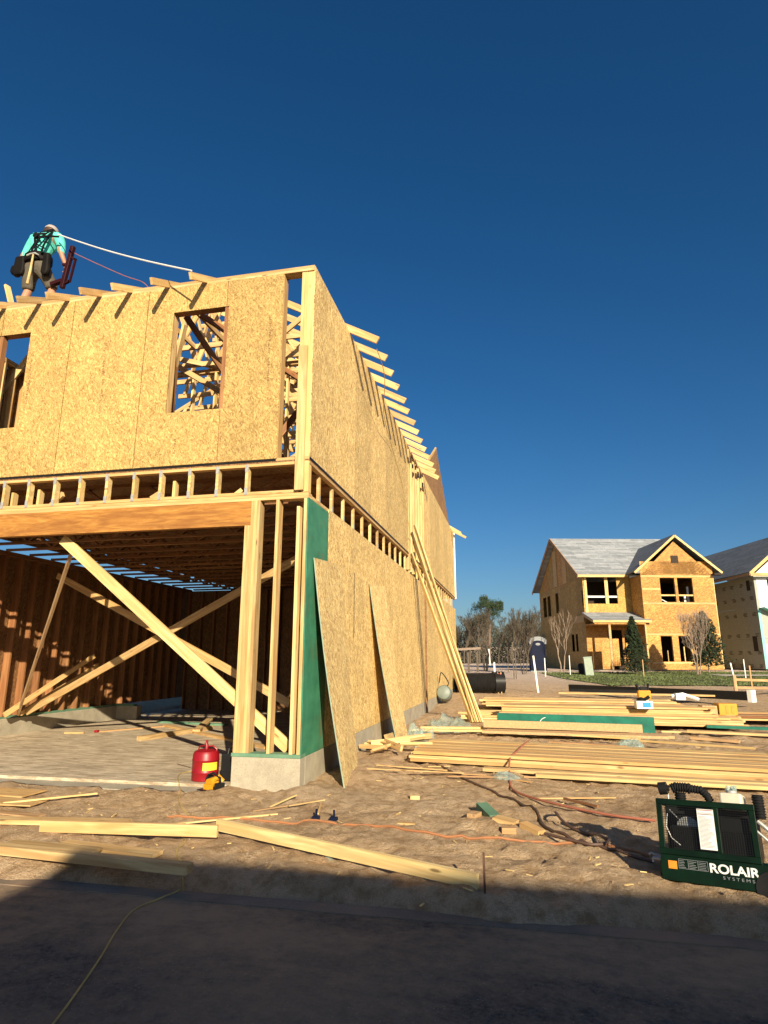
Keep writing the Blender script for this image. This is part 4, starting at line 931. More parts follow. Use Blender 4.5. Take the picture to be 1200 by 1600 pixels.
# hoses and cords on the ground
cord('air_hose', 'thin orange air hose lying straight across the dirt to the compressor', 'hose', [(-.9, -1.2, 0), (.09, -1.12, 0), (.80, -1.20, 0), (1.22, -1.25, 0), (1.81, -1.42, 0), (2.59, -1.40, 0), (3.1, -1.45, 0), (3.35, -1.6, 0)], .011, M['orange'], zf='g')
cord('air_hose', 'dusty brown hose looping from the front pile to the compressor', 'hose', [(1.1, 2.15, 0), (1.48, 1.55, 0), (1.87, .80, 0), (2.30, .15, 0), (2.55, -.45, 0), (2.62, -.95, 0), (2.85, -1.3, 0), (3.15, -1.6, 0), (3.35, -1.75, 0)], .013, M['hosebrown'], zf='g')
cord('air_hose', 'red hose draped over the front pile down onto the dirt', 'hose', [(2.55, 3.6, .16), (2.44, 2.9, .16), (2.36, 2.2, .17), (2.28, 1.9, .12), (2.28, 1.2, .0), (2.31, .62, 0), (2.42, .30, 0), (2.75, -.1, 0), (3.2, -.45, 0), (3.6, -.6, 0)], .012, M['hosered'], zf='max')
cord('air_hose', 'dark hose coiled upright left of the compressor', 'hose', [(2.75, -.55, 0), (2.72, -.75, .06), (2.80, -1.0, .02), (2.95, -1.2, 0), (3.1, -1.35, 0), (2.95, -1.5, 0), (2.6, -1.25, 0)], .012, M['hosebrown'], zf='max')
cord('power_cord', 'thin yellow cord winding from the street up to the saw', 'cord', [(.42, -4.6, 0), (.40, -4.33, 0), (.22, -3.77, 0), (.06, -3.35, 0), (-.01, -3.05, 0), (.10, -2.72, .0), (-.02, -2.5, 0), (-.20, -2.26, .0), (-.30, -1.95, 0), (-.50, -1.64, 0), (-.62, -1.2, 0), (-1.0, -.8, 0), (-1.35, -.2, 0), (-1.75, .5, 0), (-1.6, 1.0, 0), (-1.75, 1.7, 0), (-2.3, 2.0, 0)], .006, M['cordy'], zf='g')
cord('power_cord', 'short brown cord across the slab to the fuel can', 'cord', [(-2.2, 1.2, 0), (-1.8, .9, 0), (-1.5, .62, 0), (-1.42, .4, 0)], .005, M['hosebrown'], zf='g')
random.seed(33)
for i, (x, y, a, L) in enumerate(((1.0, 1.55, -12, 1.0), (1.6, 1.25, -4, .8), (1.1, 1.2, -3, 1.25), (1.9, 1.0, 6, .7), (2.4, .95, -25, .3), (2.75, 1.2, 4, .6), (1.35, 1.7, 20, .3))):
    dx, dy = math.cos(R_(a)) * L / 2, math.sin(R_(a)) * L / 2
    board('thin scrap lath before the front pile, ' + ('leftmost', 'second from left', 'longest of them', 'fourth from left', 'short and steeply turned', 'rightmost', 'short, against the pile corner')[i], (x - dx, y - dy), (x + dx, y + dy), .022, .012, 'pine_rough' if i % 2 else 'pine', cat='stick', name='stick', group='sticks beside the front pile')
board('lone straight stick on open dirt between offcuts and front pile', (2.55, .20), (3.40, .42), .03, .012, 'pine')
board('thin reddish stick pointing at the compressor', (2.85, .1), (3.15, -.2), .03, .02, 'pine_dark_shaded')
# tiny litter: chips, clods
random.seed(9)
lt = MB()
for i in range(2200):
    x = random.uniform(-3.5, 6.5); y = random.uniform(-2.7, 7.5) if random.random() < .7 else random.uniform(-2.8, -.3)
    if x < .02 and y > -.35: continue
    z = g1(x, y); s_ = .005 + .026 * random.random() ** 3; m = Matrix.Translation((x, y, z)) @ Euler((random.random() * 3, random.random() * 3, random.random() * 3)).to_matrix().to_4x4()
    s_ *= .75; lt.add([m @ Vector(q_) * 1 for q_ in ((s_, 0, 0), (-s_ * .8, .2 * s_, 0), (0, s_ * .7, .1 * s_), (.1 * s_, -s_ * .8, 0), (0, .1 * s_, s_ * .6), (.1 * s_, 0, -s_ * .6))], [(0, 2, 4), (2, 1, 4), (1, 3, 4), (3, 0, 4), (2, 0, 5), (1, 2, 5), (3, 1, 5), (0, 3, 5)])
o = lt.build('dirt_clods', M['sand']); o['kind'] = 'stuff'; o['label'] = 'small clods and crumbs of sandy dirt strewn over the plot'; o['category'] = 'dirt clods'
lt = MB()
for i in range(330):
    x = random.uniform(-3.2, 5.5); y = random.choice((random.uniform(-2.7, .2), random.uniform(.6, 5), random.uniform(4, 9)))
    if x < .02 and y > -.35: continue
    z = g1(x, y) + .006; s_ = random.uniform(.01, .045); m = Matrix.Translation((x, y, z)) @ Euler((random.uniform(-.2, .2), random.uniform(-.2, .2), random.random() * 6)).to_matrix().to_4x4()
    lt.box(-s_, s_, -.006, .006, -.003, .003, m)
o = lt.build('wood_chips', M['pine_pale']); o['kind'] = 'stuff'; o['label'] = 'pale wood chips and splinters scattered over the dirt'; o['category'] = 'wood chips'

# ================================================================== air compressor
CP = thing('air_compressor', 'dark green petrol air compressor with mesh guard standing on the dirt at right', 'air compressor', (3.33, -2.16, -.08))
mc = Matrix.Translation((3.334, -2.164, -.078)) @ Matrix.Rotation(R_(-23), 4, 'Z') @ Matrix.Rotation(R_(-2.8), 4, 'Y') @ Matrix.Rotation(R_(-13.5), 4, 'X') @ Matrix.Scale(.675, 4)
def cp(b, name, mat, par=None, **k): return b.build(name, mat, par or CP, mw=mc, **k)
ZC0, ZC1, WC, DC = .33, .84, .90, .42
# tank
tkm = Matrix.Translation((-.03, .16, .19)) @ Matrix.Rotation(R_(90), 4, 'Y')
tank = cp(MB().lathe([(.03, -.02), (.10, 0), (.145, .04), (.155, .08), (.155, 1.0), (.145, 1.05), (.1, 1.09)], 26, tkm), 'air_tank', M['dkgreen'], smooth=True)
cp(MB().box(0, .98, -.012, 0, .10, .325), 'front_plate', M['dkgreen'], bevel=.004)
cp(MB().beam((.25, .05, .1), (.25, .05, -.03), .05, .02, up=(0, 1, 0)).beam((.30, .28, .1), (.30, .28, -.03), .05, .02, up=(0, 1, 0)), 'foot', M['dkgreen'])
wm = Matrix.Translation((.97, .02, .13)) @ Matrix.Rotation(R_(90), 4, 'X')
wh = cp(MB().lathe([(.09, -.035), (.15, -.04), (.165, -.02), (.168, 0), (.165, .02), (.15, .04), (.09, .035)], 26, wm), 'wheel', M['rubber'], smooth=True)
cp(MB().lathe([(.02, -.045), (.088, -.028), (.088, .028), (.02, .03)], 20, wm), 'rim', M['graypl'], wh, smooth=True)
# guard frame
fr = MB(); e = .055
fr.box(0, WC, -.015, .01, ZC0, ZC0 + e).box(0, WC, -.015, .01, ZC1 - e, ZC1).box(0, e, -.015, .01, ZC0 + e, ZC1 - e).box(WC - e, WC, -.015, .01, ZC0 + e, ZC1 - e).box(WC * .585, WC * .64, -.015, .01, ZC0 + e, ZC1 - e)
fr.box(0, .02, .01, DC, ZC0, ZC0 + e).box(0, .02, .01, DC, ZC1 - e, ZC1).box(0, .02, DC - .05, DC, ZC0 + e, ZC1 - e).box(0, WC, DC - .02, DC, ZC1 - e, ZC1).box(WC - .02, WC, .01, DC, ZC1 - e, ZC1).box(0, WC, 0, DC, ZC0 - .012, ZC0)
cp(fr, 'guard_frame', M['dkgreen'], bevel=.004)
gr = MB(); xx = e + .02
while xx < WC - e:
    gr.box(xx, xx + .0035, -.004, -.001, ZC0 + e, ZC1 - e); xx += .021
zz_ = ZC0 + e + .01
while zz_ < ZC1 - e: gr.box(e, WC - e, -.007, -.004, zz_, zz_ + .0035); zz_ += .021
cp(gr, 'guard_mesh', M['black'])
pul = cp(MB().lathe([(.02, -.02), (.11, -.015), (.11, .015), (.02, .02)], 24, Matrix.Translation((.27, .1, .58)) @ Matrix.Rotation(R_(90), 4, 'X')), 'pulley', M['steel'], smooth=True)
cp(MB().box(.16, .40, .14, .36, ZC0, .70), 'pump_block', M['black'], bevel=.02)
cp(MB().box(.55, .84, .06, .36, ZC0, .72), 'engine_block', M['black'], bevel=.03)
cp(MB().tube([(.12, .02, .74), (.20, .01, .66)], .006, 6), 'chrome_rod', M['steel'])
cp(MB().tube([(.10, .0, .70), (.08, .0, .58), (.12, -.0, .48), (.2, 0, .42)], .005, 6), 'pressure_line', M['steel'])
cp(MB().box(.02, WC - .02, DC - .012, DC - .002, ZC0 + .05, ZC1 - .05), 'dark_backing', M['black'])  # added dark sheet so the space behind the mesh reads black
cp(MB().box(.10, .88, .05, .40, ZC0, .60), 'machinery', M['black'], bevel=.03)
lb = cp(MB().box(.385, .535, -.020, -.016, .405, .765), 'instruction_label', M['white'])
tx = MB(); random.seed(2)
for i in range(30):
    z = .75 - i * .0112
    if i in (0, 1, 4): continue
    tx.box(.395, .395 + random.uniform(.07, .13), -.0215, -.0205, z, z + .004)
cp(tx, 'label_print', M['graypl'], lb)
cp(MB().box(.39, .53, -.0215, -.0205, .715, .721).box(.39, .53, -.0215, -.0205, .753, .759), 'label_red_rule', M['red'], lb)
cp(MB().box(.07, .15, -.016, -.013, .205, .275), 'orange_label', M['orange_lbl'])
lt = MB().box(.165, .43, -.0145, -.0125, .296, .299).box(.165, .43, -.0145, -.0125, .215, .218).box(.165, .168, -.0145, -.0125, .215, .299).box(.427, .43, -.0145, -.0125, .215, .299).box(.252, .255, -.0145, -.0125, .215, .299).box(.340, .343, -.0145, -.0125, .215, .299)
for c in range(3):
    for r in range(5): lt.box(.172 + c * .088, .172 + c * .088 + random.uniform(.04, .072), -.0145, -.0125, .224 + r * .014, .228 + r * .014)
cp(lt, 'safety_label', M['graypl'])
tmw = mc @ Matrix.Translation((.44, -.0135, .215)) @ Matrix.Rotation(R_(90), 4, 'X')
text('brand_lettering', 'ROLAIR', .108, tmw, M['white'], CP, .0015, .0028, 1.14)
text('brand_lettering', 'S Y S T E M S', .036, mc @ Matrix.Translation((.55, -.0135, .168)) @ Matrix.Rotation(R_(90), 4, 'X'), M['graypl'], CP, .001, 0, 1.35)
# top: filter drum, corrugated intakes, fuel tank, handle
cp(MB().tube([(.02, .1, .94), (.10, .1, .95)], .062, 18).tube([(.10, .1, .95), (.12, .1, .95)], .03, 10), 'air_filter', M['black'], smooth=True)
cp(MB().tube([(.10, .12, ZC1 - .04), (.10, .12, .90)], .008, 6), 'filter_stem', M['steel'])
def corr(name, pts, r):
    P = []; rr = []
    for i in range(len(pts) - 1):
        a_, b_ = Vector(pts[i]), Vector(pts[i + 1]); n = max(2, int((b_ - a_).length / .006))
        for k in range(n): P.append(a_.lerp(b_, k / n)); rr.append(r * (1.0 if (len(P) % 4) < 2 else .84))
    return cp(MB().tube(P, rr, 16), name, M['rubber'], smooth=True)
corr('intake_bellows', [(.14, .12, .95), (.18, .12, .965), (.30, .12, .965), (.34, .12, .94)], .05)
corr('intake_bellows', [(.22, .12, ZC1 - .05), (.22, .12, .92)], .058)
corr('intake_bellows', [(.32, .12, .96), (.42, .13, .95), (.47, .13, .91), (.50, .13, .84)], .042)
ft = cp(MB().box(.60, .80, .02, .30, ZC1 - .06, .935), 'fuel_tank', M['beige'], bevel=.02)
cp(MB().lathe([(.05, 0), (.052, .02), (.045, .026)], 16, Matrix.Translation((.70, .14, .937))), 'fuel_cap', M['steel'], ft, smooth=True)
b = MB(); random.seed(4)
for i in range(7): b.tube([(.70 + random.uniform(-.05, .05), .14 + random.uniform(-.04, .04), .965), (.70 + random.uniform(-.06, .06), .14 + random.uniform(-.04, .04), 1.0)], .018, 6)
cp(b, 'cap_wrap', M['wrap'], ft)
corr('intake_bellows', [(.93, .10, .72), (.93, .10, .94)], .055)
cp(MB().tube([(.9, .1, .70), (.99, .1, .62), (1.02, .1, .45), (.97, .1, .35)], .02, 8).tube([(.88, .0, .62), (.99, .0, .52), (.97, .0, .38)], .012, 8), 'exhaust_line', M['steel'], smooth=True)
cp(MB().tube([(-.02, .1, .28), (-.10, .1, .28)], .018, 8).tube([(-.10, .1, .28), (-.10, .1, .24)], .012, 8).tube([(-.03, .2, .3), (-.14, .2, .32), (-.16, .2, .3)], .012, 8), 'air_outlet', M['steel'], smooth=True)

# ================================================================== background
HF = Matrix.Translation((10.88, 37.65, 0)) @ Matrix.Rotation(R_(13.4), 4, 'Z')
def far_house(label, HF, fn):
    h = thing('unfinished_house', label, 'house', tuple(HF @ Vector((0, 0, .7)))); fn(h, HF); return h
def hsheet(h, HF, name, u, v, z, along, w, ht, mat, holes=(), t=.03):
    o_ = HF @ Vector((u, v, z)); d = (HF.to_3x3() @ Vector(along)); return sheet(name, o_, d, w, ht, t, mat, h, holes)
def hbox(h, HF, name, u0, u1, v0, v1, z0, z1, mat, par=None):
    return MB().box(u0, u1, v0, v1, z0, z1).build(name, mat, par or h, mw=HF)
def wall_grid(h, HF, u, v, along, W_, z0, rows, mat, holes, cw=2.4, off=0, t=.03, flip=False):
    z = z0
    for r, ht in enumerate(rows):
        x = 0; first = (cw / 2 if (r + off) % 2 else cw)
        while x < W_ - .05:
            w = min(first if x == 0 else cw, W_ - x)
            if W_ - (x + w) < .3: w = W_ - x
            hs = [(a_ - x, b_ - x, c_ - z, d_ - z) for a_, b_, c_, d_ in holes]
            o_ = Vector((u, v, z)) + Vector(along) * (x + .004)
            hsheet(h, HF, 'wall_panel', o_.x, o_.y, z + .004, along, w - .008, ht - .008, mat, hs, t)
            x += w
        z += ht
def house_a(h, HF):
    # gable front 5 m wide
    holes = [(1.28, 2.30, 5.18, 6.83), (2.48, 3.53, 5.18, 6.83), (.95, 1.72, 1.27, 2.93), (2.15, 2.95, 1.27, 2.93), (3.35, 3.85, 1.27, 2.93)]
    wall_grid(h, HF, 0, 0, (1, 0, 0), 5.0, .75, [1.05, 1.22, 1.02, 1.1, 1.1, .86, .86], M['osb_far'], holes)
    pk = 9.35; zt = 7.0
    for (a_, b_) in ((.0, 2.5), (2.5, 5.0)):
        rk = lambda q: 7.965 - 0 + (pk - 7.0) * (1 - abs(q - 2.5) / 2.5) - .965
        hole = None
        pts = [(a_ + .004, zt), (b_ - .004, zt), (b_ - .004, rk(b_)), (a_ + .004, rk(a_))]
        MB().prism(pts, 0, .03).build('gable_panel', M['osb_far'], h, mw=HF)
    MB().box(2.2, 2.72, -.012, -.003, 7.85, 8.37).build('vent_opening', M['black_coat_shade'], h, mw=HF)
    for z in (6.95, 5.10, 3.05): hbox(h, HF, 'joint_tape', 0.01, 4.99, -.006, -.001, z - .05, z + .05, M['pine_pale'])
    hbox(h, HF, 'joint_tape', .3, 3.3, -.006, -.001, 1.15, 1.23, M['pine_pale']); hbox(h, HF, 'joint_tape', .05, 1.25, -.006, -.001, 6.02, 6.12, M['pine_pale'])
    hbox(h, HF, 'corner_trim', 4.96, 5.02, -.01, -.002, .8, 6.9, M['pine_pale'])
    for (a_, b_, c_, d_) in holes:
        for x in (a_ - .03, b_ + .03): hbox(h, HF, 'window_jamb', x - .03, x + .03, .035, .15, c_, d_, M['pine'])
        if c_ > 3: hbox(h, HF, 'window_rail', a_, b_, .05, .12, c_ + .42, c_ + .52, M['pine_pale'])
    for x, z1 in ((1.6, 2.0), (2.35, 2.3), (2.72, 2.25), (3.6, 2.5)): hbox(h, HF, 'inner_stud', x - .03, x + .03, .5, .6, .8, z1, M['pine_pale'])
    for x in (3.15, 3.4): hbox(h, HF, 'inner_stud', x, x + .12, .6, .7, 5.2, 6.3 if x > 3.2 else 5.7, M['white_wrap'])
    MB().beam((1.35, .5, 5.5), (1.9, .5, 5.2), .05, .05).beam((2.5, .5, 5.45), (2.75, .5, 5.25), .05, .05).build('inner_brace', M['white_wrap'], h, mw=HF)
    # other gable volume walls
    wall_grid(h, HF, 0, 1.8, (0, -1, 0), 1.8, 3.9, [1.5, 1.6], M['osb_far'], [], t=.03)
    wall_grid(h, HF, 0, 1.8, (0, -1, 0), 1.8, .75, [1.5, 1.65], M['osb_far'], [], t=.03)
    hbox(h, HF, 'inner_floor', .05, 4.95, .2, 12, 3.7, 3.95, M['black_coat_shade']); hbox(h, HF, 'inner_floor', -3.35, -.01, 1.9, 12, 3.7, 3.95, M['black_coat_shade']); hbox(h, HF, 'inner_floor', -3.3, 4.95, .2, 12, .6, .72, M['walk'])
    hbox(h, HF, 'side_wall', 4.97, 5.0, .03, 13, .75, 7.1, M['osb_far2']); hbox(h, HF, 'back_wall', -3.4, 5, 13, 13.03, .75, 7.1, M['osb_far2'])
    hbox(h, HF, 'ceiling', .05, 4.95, .1, 6, 7.0, 7.05, M['osb_far2'])
    hbox(h, HF, 'inner_wall', -3.3, 4.9, 4.6, 4.65, .75, 7.1, M['black_coat_shade'])  # near-black colour puts the dark of the rooms on this wall
    # main body front wall v=1.8, u -3.4..0
    wall_grid(h, HF, -3.4, 1.8, (1, 0, 0), 3.4, 4.45, [1.3, 1.75], M['osb_far2'], [(.28, 1.55, 5.22, 7.1), (1.78, 2.42, 5.22, 7.1)], cw=3.4)
    wall_grid(h, HF, -3.4, 1.8, (1, 0, 0), 3.4, .75, [1.8, 1.9], M['osb_far'], [(1.5, 2.5, .7, 3.4)], cw=1.2)
    for x0, x1 in ((-3.16, -1.83), (-1.66, -.95)):
        hbox(h, HF, 'window_rail', x0, x1, 1.85, 1.92, 5.66, 5.78, M['white_wrap'])
    hbox(h, HF, 'window_post', -1.85, -1.62, 1.76, 1.795, 5.2, 7.1, M['pine_pale']); hbox(h, HF, 'window_trim', -3.3, -.6, 1.76, 1.795, 7.1, 7.3, M['pine_pale'])
    hbox(h, HF, 'window_trim', -3.3, -3.14, 1.762, 1.797, 4.6, 7.1, M['pine_pale'])
    # left side wall u=-3.4 running back
    wall_grid(h, HF, -3.4, 13, (0, -1, 0), 11.2, .75, [1.8, 1.75], M['osb_far2'], [(8.0, 8.6, 1.97, 3.2), (8.9, 9.4, 1.97, 3.2)], cw=1.22)
    wall_grid(h, HF, -3.4, 13, (0, -1, 0), 11.2, 4.3, [2.75], M['osb_far2'], [(1.0, 2.0, 4.9, 6.55), (2.3, 3.2, 4.9, 6.55), (4.6, 5.4, 5.0, 6.6), (10.85, 11.1, 5.1, 6.2)], cw=1.22)
    MB().beam((-3.45, 1.9, 4.2), (-3.45, 4.0, 4.2), .02, .5).build('patch_panel', M['pine'], h, mw=HF)
    gpts = lambda v: 7.05 + 3.7 * (1 - abs(v - 7.4) / 5.8)
    rot = Matrix(((0, 0, 0, -3.4), (1, 0, 0, 0), (0, 0, 1, 0), (0, 0, 0, 1)))
    vs = [1.8, 3.2, 4.6, 6.0, 7.4, 8.8, 10.2, 11.6, 13.0]
    for i in range(8):
        a_, b_ = vs[i], vs[i + 1]
        poly = [(a_ + .01, 7.06), (b_ - .01, 7.06), (b_ - .01, max(7.07, gpts(b_))), (a_ + .01, max(7.07, gpts(a_)))]
        v = [(-3.4, p, z) for p, z in poly] + [(-3.37, p, z) for p, z in poly]; n = 4
        f = [tuple(range(n)), tuple(range(2 * n - 1, n - 1, -1))] + [(k, k + n, (k + 1) % n + n, (k + 1) % n) for k in range(n)]
        put('gable_panel', mesh('gable_panel', v, f), HF, M['osb_far2' if i % 3 else 'osb_far'], h)
    for v in (5.2, 7.6): hbox(h, HF, 'gable_strip', -3.43, -3.405, v, v + .9, 7.1, 9.5 if v < 6 else 10.0, M['pine'])
    # roofs
    def roof(name, pts, mat, th=.10):   # planar quad given as 4 pts, local texture frame on slope
        p = [Vector(q) for q in pts]; x = (p[1] - p[0]).normalized(); nrm = x.cross(p[3] - p[0]).normalized(); y = nrm.cross(x)
        m = Matrix((x, y, nrm)).transposed().to_4x4(); m.translation = p[0]; inv = m.inverted(); q = [inv @ k for k in p]
        v = q + [k - Vector((0, 0, th)) for k in q]; return put(name, mesh(name, v, [(0, 1, 2, 3), (7, 6, 5, 4), (0, 4, 5, 1), (1, 5, 6, 2), (2, 6, 7, 3), (3, 7, 4, 0)]), HF @ m, mat, h)
    rf = roof('roof', [(-3.85, 1.35, 7.25), (5.2, 1.35, 7.25), (5.2, 7.4, 10.95), (-3.85, 7.4, 10.95)], M['roof'])
    roof('roof', [(5.2, 13.6, 7.25), (-3.85, 13.6, 7.25), (-3.85, 7.4, 10.95), (5.2, 7.4, 10.95)], M['roof'])
    roof('roof', [(-.45, 6.2, 7.28), (-.45, -.28, 7.28), (2.5, -.28, 9.82), (2.5, 6.2, 9.82)], mk_roof('dark_roof_underlay', (.14, .15, .16), (.19, .20, .21)))
    roof('roof', [(5.5, -.28, 7.28), (5.5, 6.2, 7.28), (2.5, 6.2, 9.82), (2.5, -.28, 9.82)], bpy.data.materials['dark_roof_underlay'])
    MB().beam((-3.85, 1.34, 7.13), (-.3, 1.34, 7.13), .04, .17).build('fascia', M['pine_pale'], h, mw=HF)
    for s_ in (-1, 1): MB().beam((2.5 + s_ * 3.02, -.30, 7.14), (2.5, -.30, 9.71), .04, .14).build('rake_fascia', M['pine_pale'], h, mw=HF)
    hbox(h, HF, 'soffit_return', 4.9, 5.5, -.42, .0, 7.0, 7.1, M['black_coat_shade'])
    MB().beam((-3.88, 1.3, 7.1), (-3.88, 7.4, 10.86), .05, .22).beam((-3.88, 13.6, 7.1), (-3.88, 7.4, 10.86), .05, .22).build('rake_fascia', M['pine_rough'], h, mw=HF)
    # porch
    roof('porch_roof', [(-3.6, -.25, 3.98), (.35, -.25, 3.98), (.0, 1.78, 4.62), (-3.6, 1.78, 4.62)], M['roof'], .08)
    MB().beam((-3.6, -.27, 3.88), (.35, -.27, 3.88), .05, .15).build('porch_fascia', M['pine_pale'], h, mw=HF)
    MB().beam((-3.58, -.2, 3.88), (-3.58, 1.8, 4.5), .05, .16).build('porch_fascia', M['pine'], h, mw=HF)
    hbox(h, HF, 'porch_ceiling', -3.5, -.05, -.2, 1.78, 3.70, 3.76, M['osb_far'])
    hbox(h, HF, 'porch_post', -2.55, -2.4, -.15, 0, .75, 3.7, M['pine']); hbox(h, HF, 'porch_post', -.12, -.02, -.2, -.05, .75, 3.7, M['pine'])
    hbox(h, HF, 'porch_slab', -3.4, -.02, -.2, 1.78, .45, .72, M['walk'])
    hbox(h, HF, 'porch_panel', -3.1, -2.57, -.15, -.12, 1.0, 2.75, M['osb_far']); hbox(h, HF, 'porch_panel', -2.38, -1.95, -.15, -.12, 1.0, 2.75, M['osb_far']); hbox(h, HF, 'porch_panel', -.72, -.3, 1.70, 1.74, 1.2, 2.9, M['osb_far'])
    hbox(h, HF, 'foundation', 0, 5, -.02, .1, .1, .74, M['black_coat_shade']); hbox(h, HF, 'foundation', -3.4, -.01, 1.78, 1.9, .1, .74, M['black_coat_shade']); hbox(h, HF, 'foundation', -3.42, -3.3, 1.9, 13, .1, .74, M['black_coat_shade'])
    # rear lean-to
    hbox(h, HF, 'rear_porch', -4.6, -3.45, 12, 13.6, 3.1, 3.2, M['pine_rough']); hbox(h, HF, 'rear_post', -4.5, -4.4, 12.1, 12.2, .6, 3.1, M['pine_rough'])
far_house('unfinished two storey house in orange strand board with grey gable roofs and small porch', HF, house_a)
def house_b(h, HF):
    U = 7.8
    wall_grid(h, HF, U, 12, (0, -1, 0), 12, .78, [2.0, 2.1, 2.1], M['sheath2'], [(11.0, 11.5, 1.95, 2.95), (11.1, 11.5, 6.05, 6.75)], cw=2.4)
    for z in (.85, 1.75, 2.9, 4.3, 5.4, 6.35):
        for k in range(11):
            v = 11.4 - k * 1.1
            b = MB()
            random.seed(int(z * 10) + k)
            for q in range(3): b.box(U - .012, U - .002, v - random.uniform(.05, .25), v + random.uniform(.1, .3), z + q * .09, z + q * .09 + .045)
            b.build('sheathing_print', M['stamp2'], h, mw=HF)
    wall_grid(h, HF, U, 0, (1, 0, 0), 6.0, .78, [2.0, 2.1, 2.1], M['sheath2'], [(.9, 2.6, 5.24, 6.76), (1.2, 2.6, .9, 3.2)], cw=2.4)
    hbox(h, HF, 'window_flashing', U + .15, U + .88, -.02, -.003, 4.75, 6.8, M['white_wrap']); hbox(h, HF, 'window_flashing', U + .88, U + 2.8, -.02, -.003, 4.9, 5.23, M['white_wrap'])
    hbox(h, HF, 'window_rail', U + .9, U + 2.6, .02, .1, 5.6, 5.72, M['white_wrap'])
    hbox(h, HF, 'corner_flashing', U - .01, U + .18, -.03, -.021, .8, 4.7, M['teal']); hbox(h, HF, 'corner_wrap', U + .2, U + .6, -.02, -.003, .9, 2.4, M['white_wrap'])
    MB().beam((U + .1, -.3, 4.8), (U + 2.5, -.3, 3.9), .7, .05).build('porch_flashing', M['teal'], h, mw=HF)
    hbox(h, HF, 'opening_shade_sheet', U - .006, U - .001, .5, 1.0, 1.95, 2.95, M['black_coat_shade']); hbox(h, HF, 'opening_shade_sheet', U - .006, U - .001, .5, .9, 6.05, 6.75, M['black_coat_shade'])  # near-black sheets over the openings paint in the dark room behind
    hbox(h, HF, 'foundation', U, U + 6, -.02, .1, .1, .77, M['black_coat_shade']); hbox(h, HF, 'foundation', U, U + .1, .1, 12, .1, .77, M['black_coat_shade'])
    hbox(h, HF, 'inner_wall', U + .3, U + 6, 3, 3.1, .7, 7, M['black_coat_shade'])
    def roof(name, pts, mat, th=.10):
        p = [Vector(q) for q in pts]; x = (p[1] - p[0]).normalized(); nrm = x.cross(p[3] - p[0]).normalized(); y = nrm.cross(x)
        m = Matrix((x, y, nrm)).transposed().to_4x4(); m.translation = p[0]; inv = m.inverted(); q = [inv @ k for k in p]
        v = q + [k - Vector((0, 0, th)) for k in q]; return put(name, mesh(name, v, [(0, 1, 2, 3), (7, 6, 5, 4), (0, 4, 5, 1), (1, 5, 6, 2), (2, 6, 7, 3), (3, 7, 4, 0)]), HF @ m, mat, h)
    roof('roof', [(U - .5, 12.5, 7.2), (U - .5, -.5, 7.2), (U + 3.2, -.5, 10.2), (U + 3.2, 12.5, 10.2)], bpy.data.materials['dark_roof_underlay'])
    roof('roof', [(U + 6.9, -.5, 7.2), (U + 6.9, 12.5, 7.2), (U + 3.2, 12.5, 10.2), (U + 3.2, -.5, 10.2)], bpy.data.materials['dark_roof_underlay'])
    MB().beam((U - .5, -.52, 7.08), (U + 3.2, -.52, 10.05), .04, .2).build('rake_fascia', M['pine_pale'], h, mw=HF)
    MB().beam((U - .5, -.53, 7.02), (U + 6, -.53, 7.02), .04, .22).build('fascia', M['pine'], h, mw=HF); MB().beam((U - .52, -.5, 7.05), (U - .52, 12.5, 7.05), .04, .18).build('fascia', M['pine_rough'], h, mw=HF)
    MB().prism([(U + .1, 7.1), (U + 6, 7.1), (U + 3.2, 9.6)], 0, .03).build('gable_panel', M['white_wrap'], h, mw=HF)
far_house('unfinished house in pale grey green sheathing with teal flashing cut by the right frame edge', HF, house_b)

# sidewalk and grass strip
def strip(name, u0, u1, v0, v1, mat, dz, nu=60, nv=10, kind='structure'):
    v = []; us_ = np.linspace(u0, u1, nu); vs_ = np.linspace(v0, v1, nv)
    for a_ in us_:
        for b_ in vs_:
            p = HF @ Vector((a_, b_ + .5 * (float(vnoise(np.array([a_ * .7]), np.array([b_]), 3)[0]) - .5) * (1 if name == 'grass_ground' else 0), 0)); v.append((p.x, p.y, g1(p.x, p.y) + dz))
    f = [(i * nv + j, (i + 1) * nv + j, (i + 1) * nv + j + 1, i * nv + j + 1) for i in range(nu - 1) for j in range(nv - 1)]
    o = put(name, mesh(name, v, f, True), mat=mat); o['kind'] = kind; return o
strip('grass_ground', -8.2, 40, -14.5, -3.2, M['grassm'], .03, 120, 24)
strip('sidewalk', .0, 40, -8.6, -7.2, M['walk'], .06)
random.seed(8); gb = MB(); rv = []
for i in range(26000):
    u = random.uniform(-8.2, 18) ; v = random.uniform(-14.6, -3.1)
    if -8.7 < v < -7.1 and u > 0: continue
    p = HF @ Vector((u, v, 0)); rv.append((p.x, p.y))
zz2 = gz(np.array([p[0] for p in rv]), np.array([p[1] for p in rv]))
vv = []; ff = []
for (x, y), z in zip(rv, zz2):
    a_ = random.random() * 6.28; s_ = random.uniform(.02, .05); hh = random.uniform(.02, .07); n = len(vv)
    vv += [(x - s_ * math.cos(a_), y - s_ * math.sin(a_), z + .02), (x + s_ * math.cos(a_), y + s_ * math.sin(a_), z + .02), (x + random.uniform(-.05, .05), y, z + .03 + hh)]; ff.append((n, n + 1, n + 2))
o = put('grass', mesh('grass', vv, ff), mat=M['grassb']); o['kind'] = 'stuff'; o['label'] = 'strip of short green grass before the far houses'; o['category'] = 'grass'

